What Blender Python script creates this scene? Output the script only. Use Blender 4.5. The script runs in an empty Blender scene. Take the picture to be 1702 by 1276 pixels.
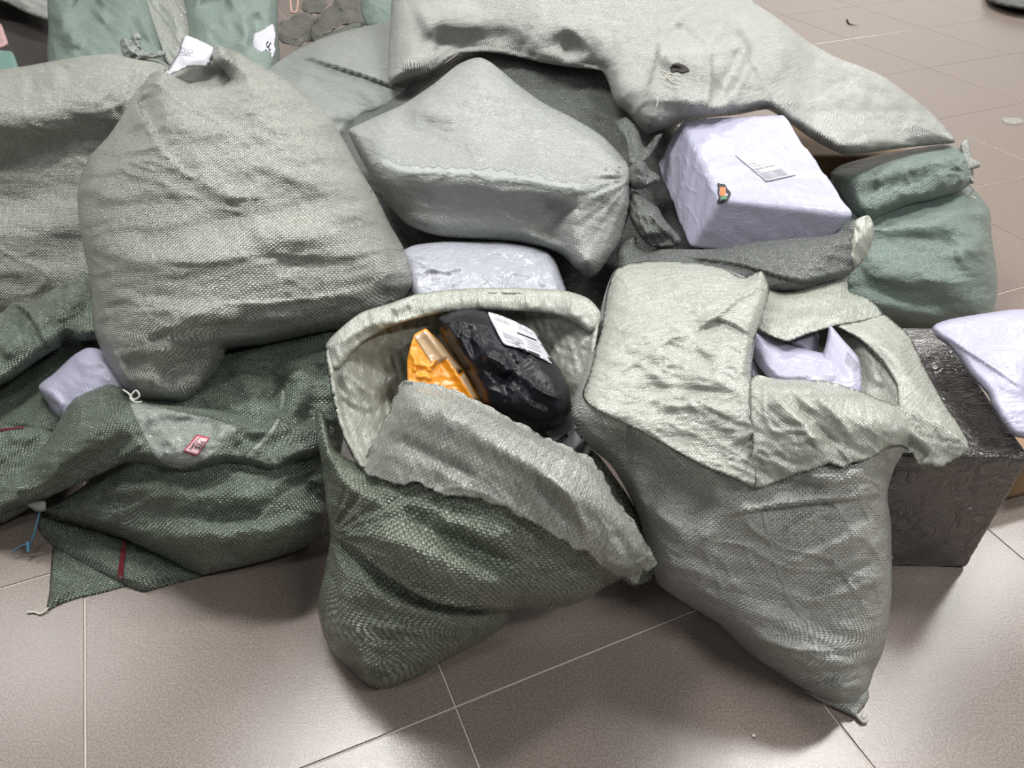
import bpy, math, random
import numpy as np
from mathutils import Vector
from mathutils.geometry import delaunay_2d_cdt

# ---------------------------------------------------------------- camera, world, lamps, exposure
scene = bpy.context.scene
COL = scene.collection
FPX, CX, CY = 1285.0, 851.0, 638.0          # focal length / principal point of a 1702 x 1276 frame
CAM_H, PITCH = 1.3, math.radians(38.93)
SP, CP = math.sin(PITCH), math.cos(PITCH)
cam_data = bpy.data.cameras.new('camera'); cam = bpy.data.objects.new('camera', cam_data); COL.objects.link(cam)
cam.location = (0, 0, CAM_H); cam.rotation_euler = (math.pi / 2 - PITCH, 0, 0)
cam_data.sensor_width = 36; cam_data.lens = FPX / 1702 * 36; cam_data.clip_start = 0.02
scene.camera = cam

world = bpy.data.worlds.new('room_light'); scene.world = world; world.use_nodes = True
world.node_tree.nodes['Background'].inputs[0].default_value = (0.93, 0.97, 1.0, 1)
world.node_tree.nodes['Background'].inputs[1].default_value = 0.055

def ceiling_lamp(x, y, sx, sy, power, rz=0.41, z=3.0):
    l = bpy.data.lights.new('ceiling_lamp', 'AREA'); l.shape = 'RECTANGLE'; l.size = sx; l.size_y = sy
    l.energy = power; l.color = (1.0, 0.985, 0.965)
    o = bpy.data.objects.new('ceiling_lamp', l); COL.objects.link(o)
    o.location = (x, y, z); o.rotation_euler = (0, 0, rz)
for lx, ly, lp in [(-0.75, 2.0, 48), (1.65, 2.05, 44), (3.2, 3.3, 34), (-2.9, 2.6, 22), (0.6, 4.6, 30), (-1.8, 5.2, 24), (3.0, 6.4, 64), (5.2, 5.0, 50), (-1.1, -0.6, 9), (1.7, -0.3, 30)]:  # the far right lamp is added to brighten the distant floor
    ceiling_lamp(lx, ly, 1.15, 0.28, lp)
vs = scene.view_settings
vs.view_transform = 'Standard'; vs.look = 'None'; vs.gamma = 1; vs.use_curve_mapping = False
vs.exposure = 0.64

# ---------------------------------------------------------------- projection helpers
def ray(u, v):
    a = (np.asarray(u, float) - CX) / FPX; b = -(np.asarray(v, float) - CY) / FPX
    return np.stack([a, CP + b * SP, -SP + b * CP], -1)
def pts3(u, v, d):
    r = ray(u, v) * np.asarray(d, float)[..., None]; r[..., 2] += CAM_H
    return r
def P(u, v, d): return Vector(pts3(np.array(u), np.array(v), np.array(d)))
def floor_d(v): return CAM_H / (SP + (np.asarray(v, float) - CY) / FPX * CP)
def PF(u, v, z=0.0): return P(u, v, float((CAM_H - z) / CAM_H * floor_d(v)))

# ---------------------------------------------------------------- noise
def perlin(x, y, seed=0):
    rs = np.random.RandomState(seed); perm = rs.permutation(256); perm = np.concatenate([perm, perm]); ga = rs.rand(256) * 2 * math.pi
    xi = np.floor(x).astype(int); yi = np.floor(y).astype(int); xf = x - xi; yf = y - yi
    fx = xf * xf * xf * (xf * (xf * 6 - 15) + 10); fy = yf * yf * yf * (yf * (yf * 6 - 15) + 10)
    def g(ix, iy, dx, dy):
        a = ga[perm[(perm[ix & 255] + iy) & 255]]
        return np.cos(a) * dx + np.sin(a) * dy
    n0 = g(xi, yi, xf, yf) * (1 - fx) + g(xi + 1, yi, xf - 1, yf) * fx
    n1 = g(xi, yi + 1, xf, yf - 1) * (1 - fx) + g(xi + 1, yi + 1, xf - 1, yf - 1) * fx
    return (n0 * (1 - fy) + n1 * fy) * 1.5

def seg_dist(p, a, b):
    """distance, parameter, side (cross) of points p (N,2) to segments a->b (M,2)"""
    ab = b - a; L2 = (ab ** 2).sum(1) + 1e-9
    ap = p[:, None, :] - a[None]
    t = np.clip((ap * ab[None]).sum(2) / L2, 0, 1)
    dx = ap - t[..., None] * ab[None]
    return np.sqrt((dx ** 2).sum(2)), t, ab[None, :, 0] * ap[..., 1] - ab[None, :, 1] * ap[..., 0]

def catmull(pts, step, closed=True):
    p = np.array(pts, float); n = len(p); out = []
    rng = range(n if closed else n - 1)
    for i in rng:
        if closed: p0, p1, p2, p3 = p[i - 1], p[i], p[(i + 1) % n], p[(i + 2) % n]
        else: p0, p1, p2, p3 = p[max(i - 1, 0)], p[i], p[i + 1], p[min(i + 2, n - 1)]
        L = np.linalg.norm(p2[:2] - p1[:2])
        if L < 1e-6: continue
        k = max(1, int(round(L / step)))
        d1 = max(np.linalg.norm(p2[:2] - p1[:2]), 1e-6)
        m1 = (p2 - p0) / max(np.linalg.norm(p2[:2] - p1[:2]) + np.linalg.norm(p1[:2] - p0[:2]), 1e-6) * d1
        m2 = (p3 - p1) / max(np.linalg.norm(p3[:2] - p2[:2]) + np.linalg.norm(p2[:2] - p1[:2]), 1e-6) * d1
        m1 *= .75; m2 *= .75
        for j in range(k):
            t = j / k
            out.append((2*t**3-3*t**2+1)*p1 + (t**3-2*t**2+t)*m1 + (-2*t**3+3*t**2)*p2 + (t**3-t**2)*m2)
    if not closed: out.append(p[-1])
    return np.array(out)

# ---------------------------------------------------------------- soft bodies: a contour in space plus an inflated front and back
class Surf:
    """A piece of filled or folded sacking: a closed contour with its own distance at every corner,
    swollen towards and away from the viewer, with folds (strokes) and wrinkles raised on it."""
    def __init__(s, outline, R=40, edge=.06, dome=.08, strokes=(), wr=(), radial=(), over=None, off=.01, step=5, seed=1, jag=0, clampfloor=True, fade=8, curl=0, cap=.95, cr=None, orel=1.0):
        s.orel = orel
        s.cap = cap
        wr = list(wr) + ([(cr, 150, 60, .007, 'K'), (cr + 28, 110, 44, .005, 'K'), (cr - 20, 60, 24, .0026, 'K'), (cr + 5, 180, 70, .010, 'n')] if cr is not None else [])
        s.step = step; s.R = R; s.edge = edge; s.dome = dome; s.strokes = strokes; s.wr = wr; s.radial = radial
        s.over = over; s.off = off; s.seed = seed; s.clampfloor = clampfloor; s.fade = fade; s.curl = curl
        pts = [(q[0], q[1], q[2] if len(q) > 2 else 0.0) for q in outline]
        s.poly = catmull(pts, step)
        if jag:
            k = np.arange(len(s.poly)) * step
            s.poly[:, 0] += jag * perlin(k / 17., k * 0 + .3, seed); s.poly[:, 1] += jag * perlin(k / 13., k * 0 + 7.7, seed + 5)
        s.a = s.poly[:, :2]; s.b = np.roll(s.a, -1, 0)
        kk = max(1, len(s.poly) // 110); s.mp = s.poly[::kk]
        if dome: s._poisson()
    def inside(s, p):
        out = np.zeros(len(p), bool)
        for i in range(0, len(p), 6000):
            q = p[i:i + 6000]; x, y = q[:, 0, None], q[:, 1, None]
            c = ((s.a[None, :, 1] > y) != (s.b[None, :, 1] > y)) & (x < (s.b[None, :, 0] - s.a[None, :, 0]) * (y - s.a[None, :, 1]) / (s.b[None, :, 1] - s.a[None, :, 1] + 1e-12) + s.a[None, :, 0])
            out[i:i + 6000] = c.sum(1) % 2 == 1
        return out
    def _poisson(s):
        lo = s.a.min(0) - 5; hi = s.a.max(0) + 5; s.g = max((hi - lo).max() / 90, 3.0); s.lo = lo
        nx, ny = (np.ceil((hi - lo) / s.g) + 2).astype(int)
        X, Y = np.meshgrid(np.arange(nx), np.arange(ny)); q = np.stack([X.ravel(), Y.ravel()], 1) * s.g + lo
        m = s.inside(q).reshape(ny, nx); m[0] = m[-1] = False; m[:, 0] = m[:, -1] = False
        x = np.zeros((ny, nx)); mf = m.astype(float)
        def A(z):
            r = 4 * z; r[1:] -= z[:-1]; r[:-1] -= z[1:]; r[:, 1:] -= z[:, :-1]; r[:, :-1] -= z[:, 1:]
            return r * mf
        r = mf - A(x); p = r.copy(); rs = (r * r).sum()
        for _ in range(260):
            Ap = A(p); al = rs / ((p * Ap).sum() + 1e-12); x += al * p; r -= al * Ap; rn = (r * r).sum()
            if rn < 1e-6: break
            p = r + rn / rs * p; rs = rn
        x /= x.max() + 1e-9
        s.phi = np.sqrt(np.clip(x, 0, 1)) * .5 + .5 * x
    def samp(s, p):
        q = (p - s.lo) / s.g; ny, nx = s.phi.shape
        x = np.clip(q[:, 0], 0, nx - 1.001); y = np.clip(q[:, 1], 0, ny - 1.001); xi = x.astype(int); yi = y.astype(int); fx = x - xi; fy = y - yi
        f = s.phi
        return (f[yi, xi] * (1 - fx) + f[yi, xi + 1] * fx) * (1 - fy) + (f[yi + 1, xi] * (1 - fx) + f[yi + 1, xi + 1] * fx) * fy
    def mvc(s, p):
        q = s.mp[:, :2]; val = s.mp[:, 2]; out = np.zeros(len(p))
        for i in range(0, len(p), 5000):
            v = q[None] - p[i:i + 5000, None, :]; r = np.sqrt((v ** 2).sum(2)) + 1e-6
            vn = np.roll(v, -1, 1); rn = np.roll(r, -1, 1)
            cr = v[..., 0] * vn[..., 1] - v[..., 1] * vn[..., 0]; dt = (v * vn).sum(2)
            cr = np.where(np.abs(cr) < 1e-6, 1e-6, cr)
            t = (r * rn - dt) / cr; w = (np.roll(t, 1, 1) + t) / r
            sw = w.sum(1); out[i:i + 5000] = (w * val[None]).sum(1) / np.where(np.abs(sw) < 1e-12, 1e-12, sw)
        return out
    def dist(s, p):
        d = np.zeros(len(p)); bd = np.zeros(len(p)); vb = np.roll(s.poly[:, 2], -1)
        for i in range(0, len(p), 2500):
            dd, t, _ = seg_dist(p[i:i + 2500], s.a, s.b); k = dd.argmin(1); rr = np.arange(len(k))
            d[i:i + 2500] = dd[rr, k]; tt = t[rr, k]; bd[i:i + 2500] = s.poly[k, 2] * (1 - tt) + vb[k] * tt
        return d, bd
    def relief(s, p):
        h = np.zeros(len(p))
        for kind, w, amp, pl in s.strokes:
            if kind in 'rc': amp = math.copysign(min(abs(amp) * 1.6, s.cap * w * .0012), amp)
            q = catmull(pl, 8, closed=False); dd, t, cr = seg_dist(p, q[:-1, :2], q[1:, :2])
            k = dd.argmin(1); rr = np.arange(len(k)); d = dd[rr, k]; tl = (k + t[rr, k]) / max(len(q) - 1, 1)
            tap = np.clip(np.minimum(tl, 1 - tl) / .22, 0, 1); tap = tap * tap * (3 - 2 * tap); tap = np.where((tl <= 0) | (tl >= 1), 0, tap)
            if kind == 'r': h += amp * np.exp(-(d / w) ** 2) * tap
            elif kind == 'R': h += amp * np.exp(-(d / w) ** 2) * np.clip(tap + .6, 0, 1)
            elif kind == 'c': h += amp * np.exp(-d / w) * tap
            elif kind == 's':
                sd = d * np.sign(cr[rr, k]); st = np.clip((sd + 2.2) / 4.4, 0, 1); st = st * st * (3 - 2 * st)
                h += amp * tap * st * np.exp(-np.maximum(sd, 0) / w)
        for i, (ang, la, lc, amp, kind, *mask) in enumerate(s.wr):
            a = math.radians(ang); x = p[:, 0] * math.cos(a) + p[:, 1] * math.sin(a); y = -p[:, 0] * math.sin(a) + p[:, 1] * math.cos(a)
            y = y + .35 * lc * perlin(x / la * 1.3, y / la * 1.3, s.seed * 31 + i)
            n = perlin(x / la, y / lc, s.seed * 17 + i * 3)
            if kind == 'k': n = .25 - np.abs(n) ** .8
            elif kind == 'K': n = np.maximum(0, .9 - np.abs(n) * 6) ** 1.5 * np.clip(perlin(x / la * .7, y / lc * .5, s.seed * 7 + i) * 3 + .2, 0, 1)
            if mask:
                cx, cy, rad = mask[:3]; n = n * np.exp(-(((p[:, 0] - cx) / rad) ** 2 + ((p[:, 1] - cy) / (mask[3] if len(mask) > 3 else rad)) ** 2))
            h += amp * n
        for (cx, cy, r0, r1, cnt, amp, sd) in s.radial:
            dx = p[:, 0] - cx; dy = p[:, 1] - cy; r = np.hypot(dx, dy) + 1e-6; th = np.arctan2(dy, dx)
            n = np.sin(cnt * th + 2.5 * perlin(th * 2.2 + 9, r / 140, sd)) * .6 + perlin(th * cnt * .6 + 5, r / 90, sd + 3)
            f = np.clip(r / r0, 0, 1) * np.exp(-np.maximum(r - r0, 0) / r1)
            h += amp * n * f
        return h
    def eval(s, p, front=True, back=.2, thick=None, relief=True):
        p = np.asarray(p, float); d, bd = s.dist(p); ins = s.inside(p)
        if s.over is not None: base = s.over.eval(p, relief=s.orel if relief else False) - s.off
        else: base = np.where((d < 1.0) | ~ins, bd, s.mvc(p))
        dm = np.where(ins, d, 0.0)
        f = np.clip(dm / s.fade, 0, 1)
        h = np.zeros(len(p))
        w = np.clip(dm / s.R, 0, 1); prof = np.sqrt(np.clip(1 - (1 - w) ** 2, 0, 1))
        if s.edge: h += s.edge * prof
        if s.dome: h += s.dome * s.samp(p) * np.clip(dm / 14, 0, 1)
        if s.curl: h += s.curl * np.exp(-dm / 12)
        if relief: h += float(relief) * s.relief(p) * (f if s.over is None else 1)
        D = base - h
        if thick is not None: Db = D + thick * f
        else:
            wb = np.clip(dm / (s.R * 2.5), 0, 1); Db = base + back * np.sqrt(np.clip(1 - (1 - wb) ** 2, 0, 1)) + .003 * f
        if s.clampfloor:
            fd = floor_d(p[:, 1]) - .0015
            D = np.minimum(D, fd - .004 * f); Db = np.minimum(Db, fd)
        if front is True: return D
        return D, Db, d

def link_mesh(name, verts, faces, mat, parent=None, uv=None, smooth=True):
    me = bpy.data.meshes.new(name); verts = np.asarray(verts, dtype=np.float32)
    if isinstance(faces, np.ndarray) and faces.ndim == 2:
        n, k = faces.shape
        me.vertices.add(len(verts)); me.vertices.foreach_set('co', verts.ravel())
        me.loops.add(n * k); me.loops.foreach_set('vertex_index', faces.astype(np.int32).ravel())
        me.polygons.add(n); me.polygons.foreach_set('loop_start', np.arange(0, n * k, k, dtype=np.int32))
        me.polygons.foreach_set('loop_total', np.full(n, k, dtype=np.int32))
    else:
        me.from_pydata([tuple(map(float, v)) for v in verts], [], [tuple(f) for f in faces])
    if uv is not None:
        lay = me.uv_layers.new(name='UVMap'); li = np.zeros(len(me.loops), dtype=np.int32); me.loops.foreach_get('vertex_index', li)
        lay.data.foreach_set('uv', np.asarray(uv, dtype=np.float32)[li].ravel())
    me.validate(); me.update()
    if smooth: me.polygons.foreach_set('use_smooth', np.ones(len(me.polygons), dtype=bool))
    o = bpy.data.objects.new(name, me); COL.objects.link(o)
    if mat: me.materials.append(mat)
    if parent is not None:
        o.parent = parent; o.matrix_parent_inverse = parent.matrix_world.inverted() if parent.type != 'EMPTY' else parent_inv(parent)
    return o
def parent_inv(e):
    from mathutils import Matrix
    return Matrix.Translation(-e.location)

def tag(o, label, cat, group=None, kind=None):
    o['label'] = label; o['category'] = cat
    if group: o['group'] = group
    if kind: o['kind'] = kind
    return o
def thing(name, label, cat, loc, group=None):
    o = bpy.data.objects.new(name, None); COL.objects.link(o); o.location = loc; o.empty_display_size = .1
    return tag(o, label, cat, group)

def arc_uv(surf, p, rot):
    """length measured along the cloth in both directions, so the weave keeps its size on steep parts"""
    lo = surf.a.min(0) - 2; hi = surf.a.max(0) + 2; g = max((hi - lo).max() / 56, 4.0); nx, ny = (np.ceil((hi - lo) / g) + 2).astype(int)
    X, Y = np.meshgrid(np.arange(nx) * g + lo[0], np.arange(ny) * g + lo[1])
    D = surf.eval(np.stack([X.ravel(), Y.ravel()], 1), relief=False); W = pts3(X.ravel(), Y.ravel(), D).reshape(ny, nx, 3)
    du = np.linalg.norm(np.diff(W, axis=1), axis=2); dv = np.linalg.norm(np.diff(W, axis=0), axis=2)
    U = np.concatenate([np.zeros((ny, 1)), np.cumsum(du, 1)], 1); V = np.concatenate([np.zeros((1, nx)), np.cumsum(dv, 0)], 0)
    U -= U[:, nx // 2:nx // 2 + 1]; V -= V[ny // 2:ny // 2 + 1, :]
    x = np.clip((p[:, 0] - lo[0]) / g, 0, nx - 1.001); y = np.clip((p[:, 1] - lo[1]) / g, 0, ny - 1.001); xi = x.astype(int); yi = y.astype(int); fx = x - xi; fy = y - yi
    def bl(f): return (f[yi, xi] * (1 - fx) + f[yi, xi + 1] * fx) * (1 - fy) + (f[yi + 1, xi] * (1 - fx) + f[yi + 1, xi + 1] * fx) * fy
    u, v = bl(U), bl(V); a = math.radians(rot)
    return u * math.cos(a) + v * math.sin(a), -u * math.sin(a) + v * math.cos(a)

def cloth(name, surf, mat, parent=None, back=.2, thick=None, uvrot=0, uvbend=.4, step=None, label=None):
    st = step or surf.step
    lo = surf.a.min(0); hi = surf.a.max(0)
    xs = np.arange(lo[0], hi[0], st); ys = np.arange(lo[1], hi[1], st * .87)
    X, Y = np.meshgrid(xs, ys); X = X + (np.arange(len(ys)) % 2)[:, None] * st * .5
    rs = np.random.RandomState(surf.seed); q = np.stack([X.ravel(), Y.ravel()], 1); q = q + (rs.rand(*q.shape) - .5) * st * .12
    # stay a little outside the frame at most
    q = q[surf.inside(q)]; d, _ = surf.dist(q); q = q[d > st * .5]
    nb = len(surf.a)
    vin = [Vector(v) for v in surf.a] + [Vector(v) for v in q]
    r = delaunay_2d_cdt(vin, [(i, (i + 1) % nb) for i in range(nb)], [], 1, 1e-4)
    p = np.array([(v.x, v.y) for v in r[0]]); f = np.array([t for t in r[2] if len(t) == 3], dtype=np.int64)
    # orientation: face the viewer
    A, B, C = p[f[:, 0]], p[f[:, 1]], p[f[:, 2]]
    cr = (B[:, 0] - A[:, 0]) * (C[:, 1] - A[:, 1]) - (B[:, 1] - A[:, 1]) * (C[:, 0] - A[:, 0])
    f[cr > 0] = f[cr > 0][:, ::-1]
    D, Db, dist = surf.eval(p, front=False, back=back, thick=thick)
    e = np.sort(np.concatenate([f[:, [0, 1]], f[:, [1, 2]], f[:, [2, 0]]]), 1)
    ue, cn = np.unique(e, axis=0, return_counts=True); bnd = np.zeros(len(p), bool); bnd[ue[cn == 1].ravel()] = True
    vf = pts3(p[:, 0], p[:, 1], D); ib = np.where(~bnd)[0]
    vb = pts3(p[ib, 0], p[ib, 1], np.maximum(Db[ib], D[ib] + .0012))
    mp = np.arange(len(p)); mp[ib] = len(p) + np.arange(len(ib))
    verts = np.concatenate([vf, vb]); faces = np.concatenate([f, mp[f][:, ::-1]])
    U, V = arc_uv(surf, p, uvrot)
    uv = np.stack([U, V], 1); uv = np.concatenate([uv, uv[ib]])
    o = link_mesh(name, verts, faces, mat, parent, uv)
    if label: o['label'] = label
    return o

def patch(name, surf, corners, mat, parent, off=.003, thick=.0008, n=14, label=None):
    """thin sheet lying on a soft surface; corners = 4 frame points (s=0,t=0),(1,0),(1,1),(0,1)"""
    c = np.array(corners, float); g = np.linspace(0, 1, n); S, T = np.meshgrid(g, g)
    p = quad_map(c, S.ravel(), T.ravel()); D = surf.eval(p) - off if not callable(surf) else surf(p) - off
    v1 = pts3(p[:, 0], p[:, 1], D); v2 = pts3(p[:, 0], p[:, 1], D + thick)
    return grid_slab(name, v1, v2, n, n, mat, parent, label)
def grid_slab(name, v1, v2, nx, ny, mat, parent, label=None):
    N = nx * ny; fs = []
    for j in range(ny - 1):
        for i in range(nx - 1):
            a = j * nx + i; fs.append((a, a + nx, a + nx + 1, a + 1)); fs.append((N + a, N + a + 1, N + a + nx + 1, N + a + nx))
    rim = [i for i in range(nx)] + [j * nx + nx - 1 for j in range(1, ny)] + [(ny - 1) * nx + i for i in range(nx - 2, -1, -1)] + [j * nx for j in range(ny - 2, 0, -1)]
    for k in range(len(rim)):
        a, b = rim[k], rim[(k + 1) % len(rim)]; fs.append((a, b, N + b, N + a))
    S, T = np.meshgrid(np.linspace(0, 1, nx), np.linspace(0, 1, ny)); uv = np.stack([S.ravel(), T.ravel()], 1)
    o = link_mesh(name, np.concatenate([v1, v2]), np.array(fs), mat, parent, np.concatenate([uv, uv]))
    if label: o['label'] = label
    return o
def quad_map(c, s, t):
    s = np.asarray(s)[:, None]; t = np.asarray(t)[:, None]
    return c[0] * (1 - s) * (1 - t) + c[1] * s * (1 - t) + c[2] * s * t + c[3] * (1 - s) * t
def print_marks(name, surf, corners, rects, mat, parent, off=.0042, lines=(), texts=()):
    """flat print (bars, boxes, pen strokes, lettering) on a sheet"""
    c = np.array(corners, float); st = []; fs = []
    for (s0, t0, s1, t1) in rects:
        k = len(st); m = 4
        for a in range(m + 1):
            x = s0 + (s1 - s0) * a / m; st += [(x, t0), (x, t1)]
        for a in range(m): fs.append((k + 2 * a, k + 2 * a + 1, k + 2 * a + 3, k + 2 * a + 2))
    for (pl, w) in lines:
        q = catmull([(x, y, 0) for x, y in pl], .04, closed=False)[:, :2]; tg = np.gradient(q, axis=0); tg /= np.linalg.norm(tg, axis=1)[:, None] + 1e-9
        nr = np.stack([-tg[:, 1], tg[:, 0]], 1) * w / 2; k = len(st)
        for a in range(len(q)): st += [tuple(q[a] + nr[a]), tuple(q[a] - nr[a])]
        for a in range(len(q) - 1): fs.append((k + 2 * a, k + 2 * a + 1, k + 2 * a + 3, k + 2 * a + 2))
    for (body, s0, t0, s1, t1) in texts:
        cu = bpy.data.curves.new('lettering', 'FONT'); cu.body = body; to = bpy.data.objects.new('lettering', cu); COL.objects.link(to)
        me = bpy.data.meshes.new_from_object(to.evaluated_get(bpy.context.evaluated_depsgraph_get()))
        xy = np.array([(v.co.x, v.co.y) for v in me.vertices]); lo = xy.min(0); hi = xy.max(0); xy = (xy - lo) / (hi - lo); k = len(st)
        st += [(s0 + (s1 - s0) * x, t1 + (t0 - t1) * y) for x, y in xy]
        fs += [tuple(k + i for i in pg.vertices) for pg in me.polygons]
        bpy.data.objects.remove(to); bpy.data.meshes.remove(me); bpy.data.curves.remove(cu)
    s = np.array(st); p = quad_map(c, s[:, 0], s[:, 1]); D = (surf(p) if callable(surf) else surf.eval(p)) - off
    return link_mesh(name, pts3(p[:, 0], p[:, 1], D), fs, mat, parent, smooth=False)

def rounded_box(name, c8, mat, parent=None, r=.12, n=26, wr=(), seed=1, label=None, pill=0.0, drop_floor=False):
    """box through 8 corners (top back-left, back-right, front-right, front-left, then the same below), rounded and wrinkled"""
    c8 = np.array([tuple(c) for c in c8], float); g = np.linspace(-1, 1, n); vs = []; fs = []; idx = {}; uv = []
    def add(p):
        key = tuple(np.round(p, 5))
        if key not in idx: idx[key] = len(vs); vs.append(p)
        return idx[key]
    for ax in range(3):
        for sg in (-1, 1):
            for i in range(n - 1):
                for j in range(n - 1):
                    q = []
                    for (a, b) in ((i, j), (i + 1, j), (i + 1, j + 1), (i, j + 1)):
                        p = [0, 0, 0]; p[ax] = sg; p[(ax + 1) % 3] = g[a]; p[(ax + 2) % 3] = g[b]; q.append(add(np.array(p, float)))
                    fs.append(q if sg > 0 else q[::-1])
    v = np.array(vs); ex = [np.linalg.norm(c8[1] - c8[0]), np.linalg.norm(c8[0] - c8[3]), np.linalg.norm(c8[0] - c8[4])]
    rr = np.array([min(.95, r * 2 / e) for e in ex]); q = np.clip(v, -(1 - rr), 1 - rr); o = (v - q) / rr; ln = np.linalg.norm(o, axis=1)[:, None]
    m = np.abs(o).max(1)[:, None]; nrm = np.where(ln > 1e-6, o / (ln + 1e-9), 0); w = q + nrm * rr * np.where(ln > 1e-6, m, 0)
    nn = nrm.copy()
    x, y, z = [((w[:, k] + 1) / 2)[:, None] for k in range(3)]
    top = (c8[0] * (1 - x) * y + c8[1] * x * y + c8[2] * x * (1 - y) + c8[3] * (1 - x) * (1 - y))
    bot = (c8[4] * (1 - x) * y + c8[5] * x * y + c8[6] * x * (1 - y) + c8[7] * (1 - x) * (1 - y))
    pos = top * z + bot * (1 - z); cen = c8.mean(0)
    ax3 = np.stack([(c8[1] - c8[0]), (c8[0] - c8[3]), (c8[0] - c8[4])]); ax3 = ax3 / np.linalg.norm(ax3, axis=1)[:, None]
    nw = nn @ ax3; nw /= np.linalg.norm(nw, axis=1)[:, None] + 1e-9
    h = pill * (1 - w[:, 0] ** 2) * (1 - w[:, 1] ** 2) * np.abs(nn[:, 2])
    sc = np.array(ex) / 2; pm = w * sc
    for i, (l1, l2, amp, kind) in enumerate(wr):
        a1 = pm[:, 0] + .6 * pm[:, 2]; a2 = pm[:, 1] - .7 * pm[:, 2]; rot = .5 + i
        xx = a1 * math.cos(rot) + a2 * math.sin(rot); yy = -a1 * math.sin(rot) + a2 * math.cos(rot)
        yy = yy + .3 * l2 * perlin(xx / l1 * 1.7, yy / l1 * 1.7, seed + i * 5)
        k = perlin(xx / l1, yy / l2, seed * 13 + i)
        if kind == 'k': k = .25 - np.abs(k) ** .8
        elif kind == 'K': k = np.maximum(0, .9 - np.abs(k) * 5)
        h = h + amp * k
    pos = pos + nw * h[:, None]
    if drop_floor: pos[:, 2] = np.maximum(pos[:, 2], .0012)
    uv = np.stack([pm[:, 0] + .6 * pm[:, 2], pm[:, 1] - .7 * pm[:, 2]], 1)
    ob = link_mesh(name, pos, np.array(fs), mat, parent, uv)
    if label: ob['label'] = label
    return ob

def tube(name, pts, rad, mat, parent=None, n=6, taper=False, label=None):
    q = catmull([tuple(p) for p in pts], 1e9, closed=False) if False else np.array([tuple(p) for p in pts], float)
    # smooth
    t = np.linspace(0, len(q) - 1, (len(q) - 1) * 5 + 1); out = []
    for x in t:
        i = min(int(x), len(q) - 2); f = x - i; p0, p1, p2, p3 = q[max(i - 1, 0)], q[i], q[i + 1], q[min(i + 2, len(q) - 1)]
        out.append(.5 * ((2 * p1) + (-p0 + p2) * f + (2 * p0 - 5 * p1 + 4 * p2 - p3) * f ** 2 + (-p0 + 3 * p1 - 3 * p2 + p3) * f ** 3))
    q = np.array(out); tg = np.gradient(q, axis=0); tg /= np.linalg.norm(tg, axis=1)[:, None] + 1e-9
    up = np.array([.3, .2, .93]); vs = []; fs = []
    for k in range(len(q)):
        s = np.cross(tg[k], up); s /= np.linalg.norm(s) + 1e-9; w = np.cross(s, tg[k])
        r = rad * (1 if not taper else max(.15, 1 - k / (len(q) - 1)))
        for a in range(n): th = 2 * math.pi * a / n; vs.append(q[k] + r * (math.cos(th) * s + math.sin(th) * w))
    for k in range(len(q) - 1):
        for a in range(n): fs.append((k * n + a, k * n + (a + 1) % n, (k + 1) * n + (a + 1) % n, (k + 1) * n + a))
    fs.append(tuple(range(n))[::-1]); fs.append(tuple((len(q) - 1) * n + a for a in range(n)))
    o = link_mesh(name, vs, fs, mat, parent)
    if label: o['label'] = label
    return o

from mathutils.bvhtree import BVHTree
def on_mesh(ob):
    """distance of an object's front surface along the sight lines, for sheets and print lying on it"""
    me = ob.data; t = BVHTree.FromPolygons([v.co for v in me.vertices], [tuple(p.vertices) for p in me.polygons]); c = Vector((0, 0, CAM_H))
    def f(p):
        out = []; last = 1.5
        for r in ray(p[:, 0], p[:, 1]):
            h = t.ray_cast(c, Vector(r)); last = (h[0] - c).length / np.linalg.norm(r) if h[0] is not None else last
            out.append(last)
        return np.array(out)
    return f

# ---------------------------------------------------------------- procedural materials
def nd(nt, kind, ins=None, **props):
    n = nt.nodes.new(kind)
    for k, v in props.items(): setattr(n, k, v)
    for k, v in (ins or {}).items():
        if isinstance(v, bpy.types.NodeSocket): nt.links.new(v, n.inputs[k])
        else: n.inputs[k].default_value = v
    return n
def math_n(nt, op, a, b=None, c=None):
    n = nt.nodes.new('ShaderNodeMath'); n.operation = op
    for i, x in enumerate((a, b, c)):
        if x is None: continue
        if isinstance(x, bpy.types.NodeSocket): nt.links.new(x, n.inputs[i])
        else: n.inputs[i].default_value = x
    return n.outputs[0]
def mixc(nt, f, a, b, blend='MIX'):
    n = nt.nodes.new('ShaderNodeMix'); n.data_type = 'RGBA'; n.blend_type = blend
    for i, x in ((0, f), (6, a), (7, b)):
        if isinstance(x, bpy.types.NodeSocket): nt.links.new(x, n.inputs[i])
        else: n.inputs[i].default_value = x if i == 0 else (*x, 1)
    return n.outputs[2]
def new_mat(name):
    m = bpy.data.materials.new(name); m.use_nodes = True; nt = m.node_tree
    return m, nt, nt.nodes['Principled BSDF']
def ramp(nt, fac, p0, p1, smooth=True):
    n = nt.nodes.new('ShaderNodeMapRange'); n.interpolation_type = 'SMOOTHSTEP' if smooth else 'LINEAR'
    nt.links.new(fac, n.inputs[0]); n.inputs[1].default_value = p0; n.inputs[2].default_value = p1
    return n.outputs[0]

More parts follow.
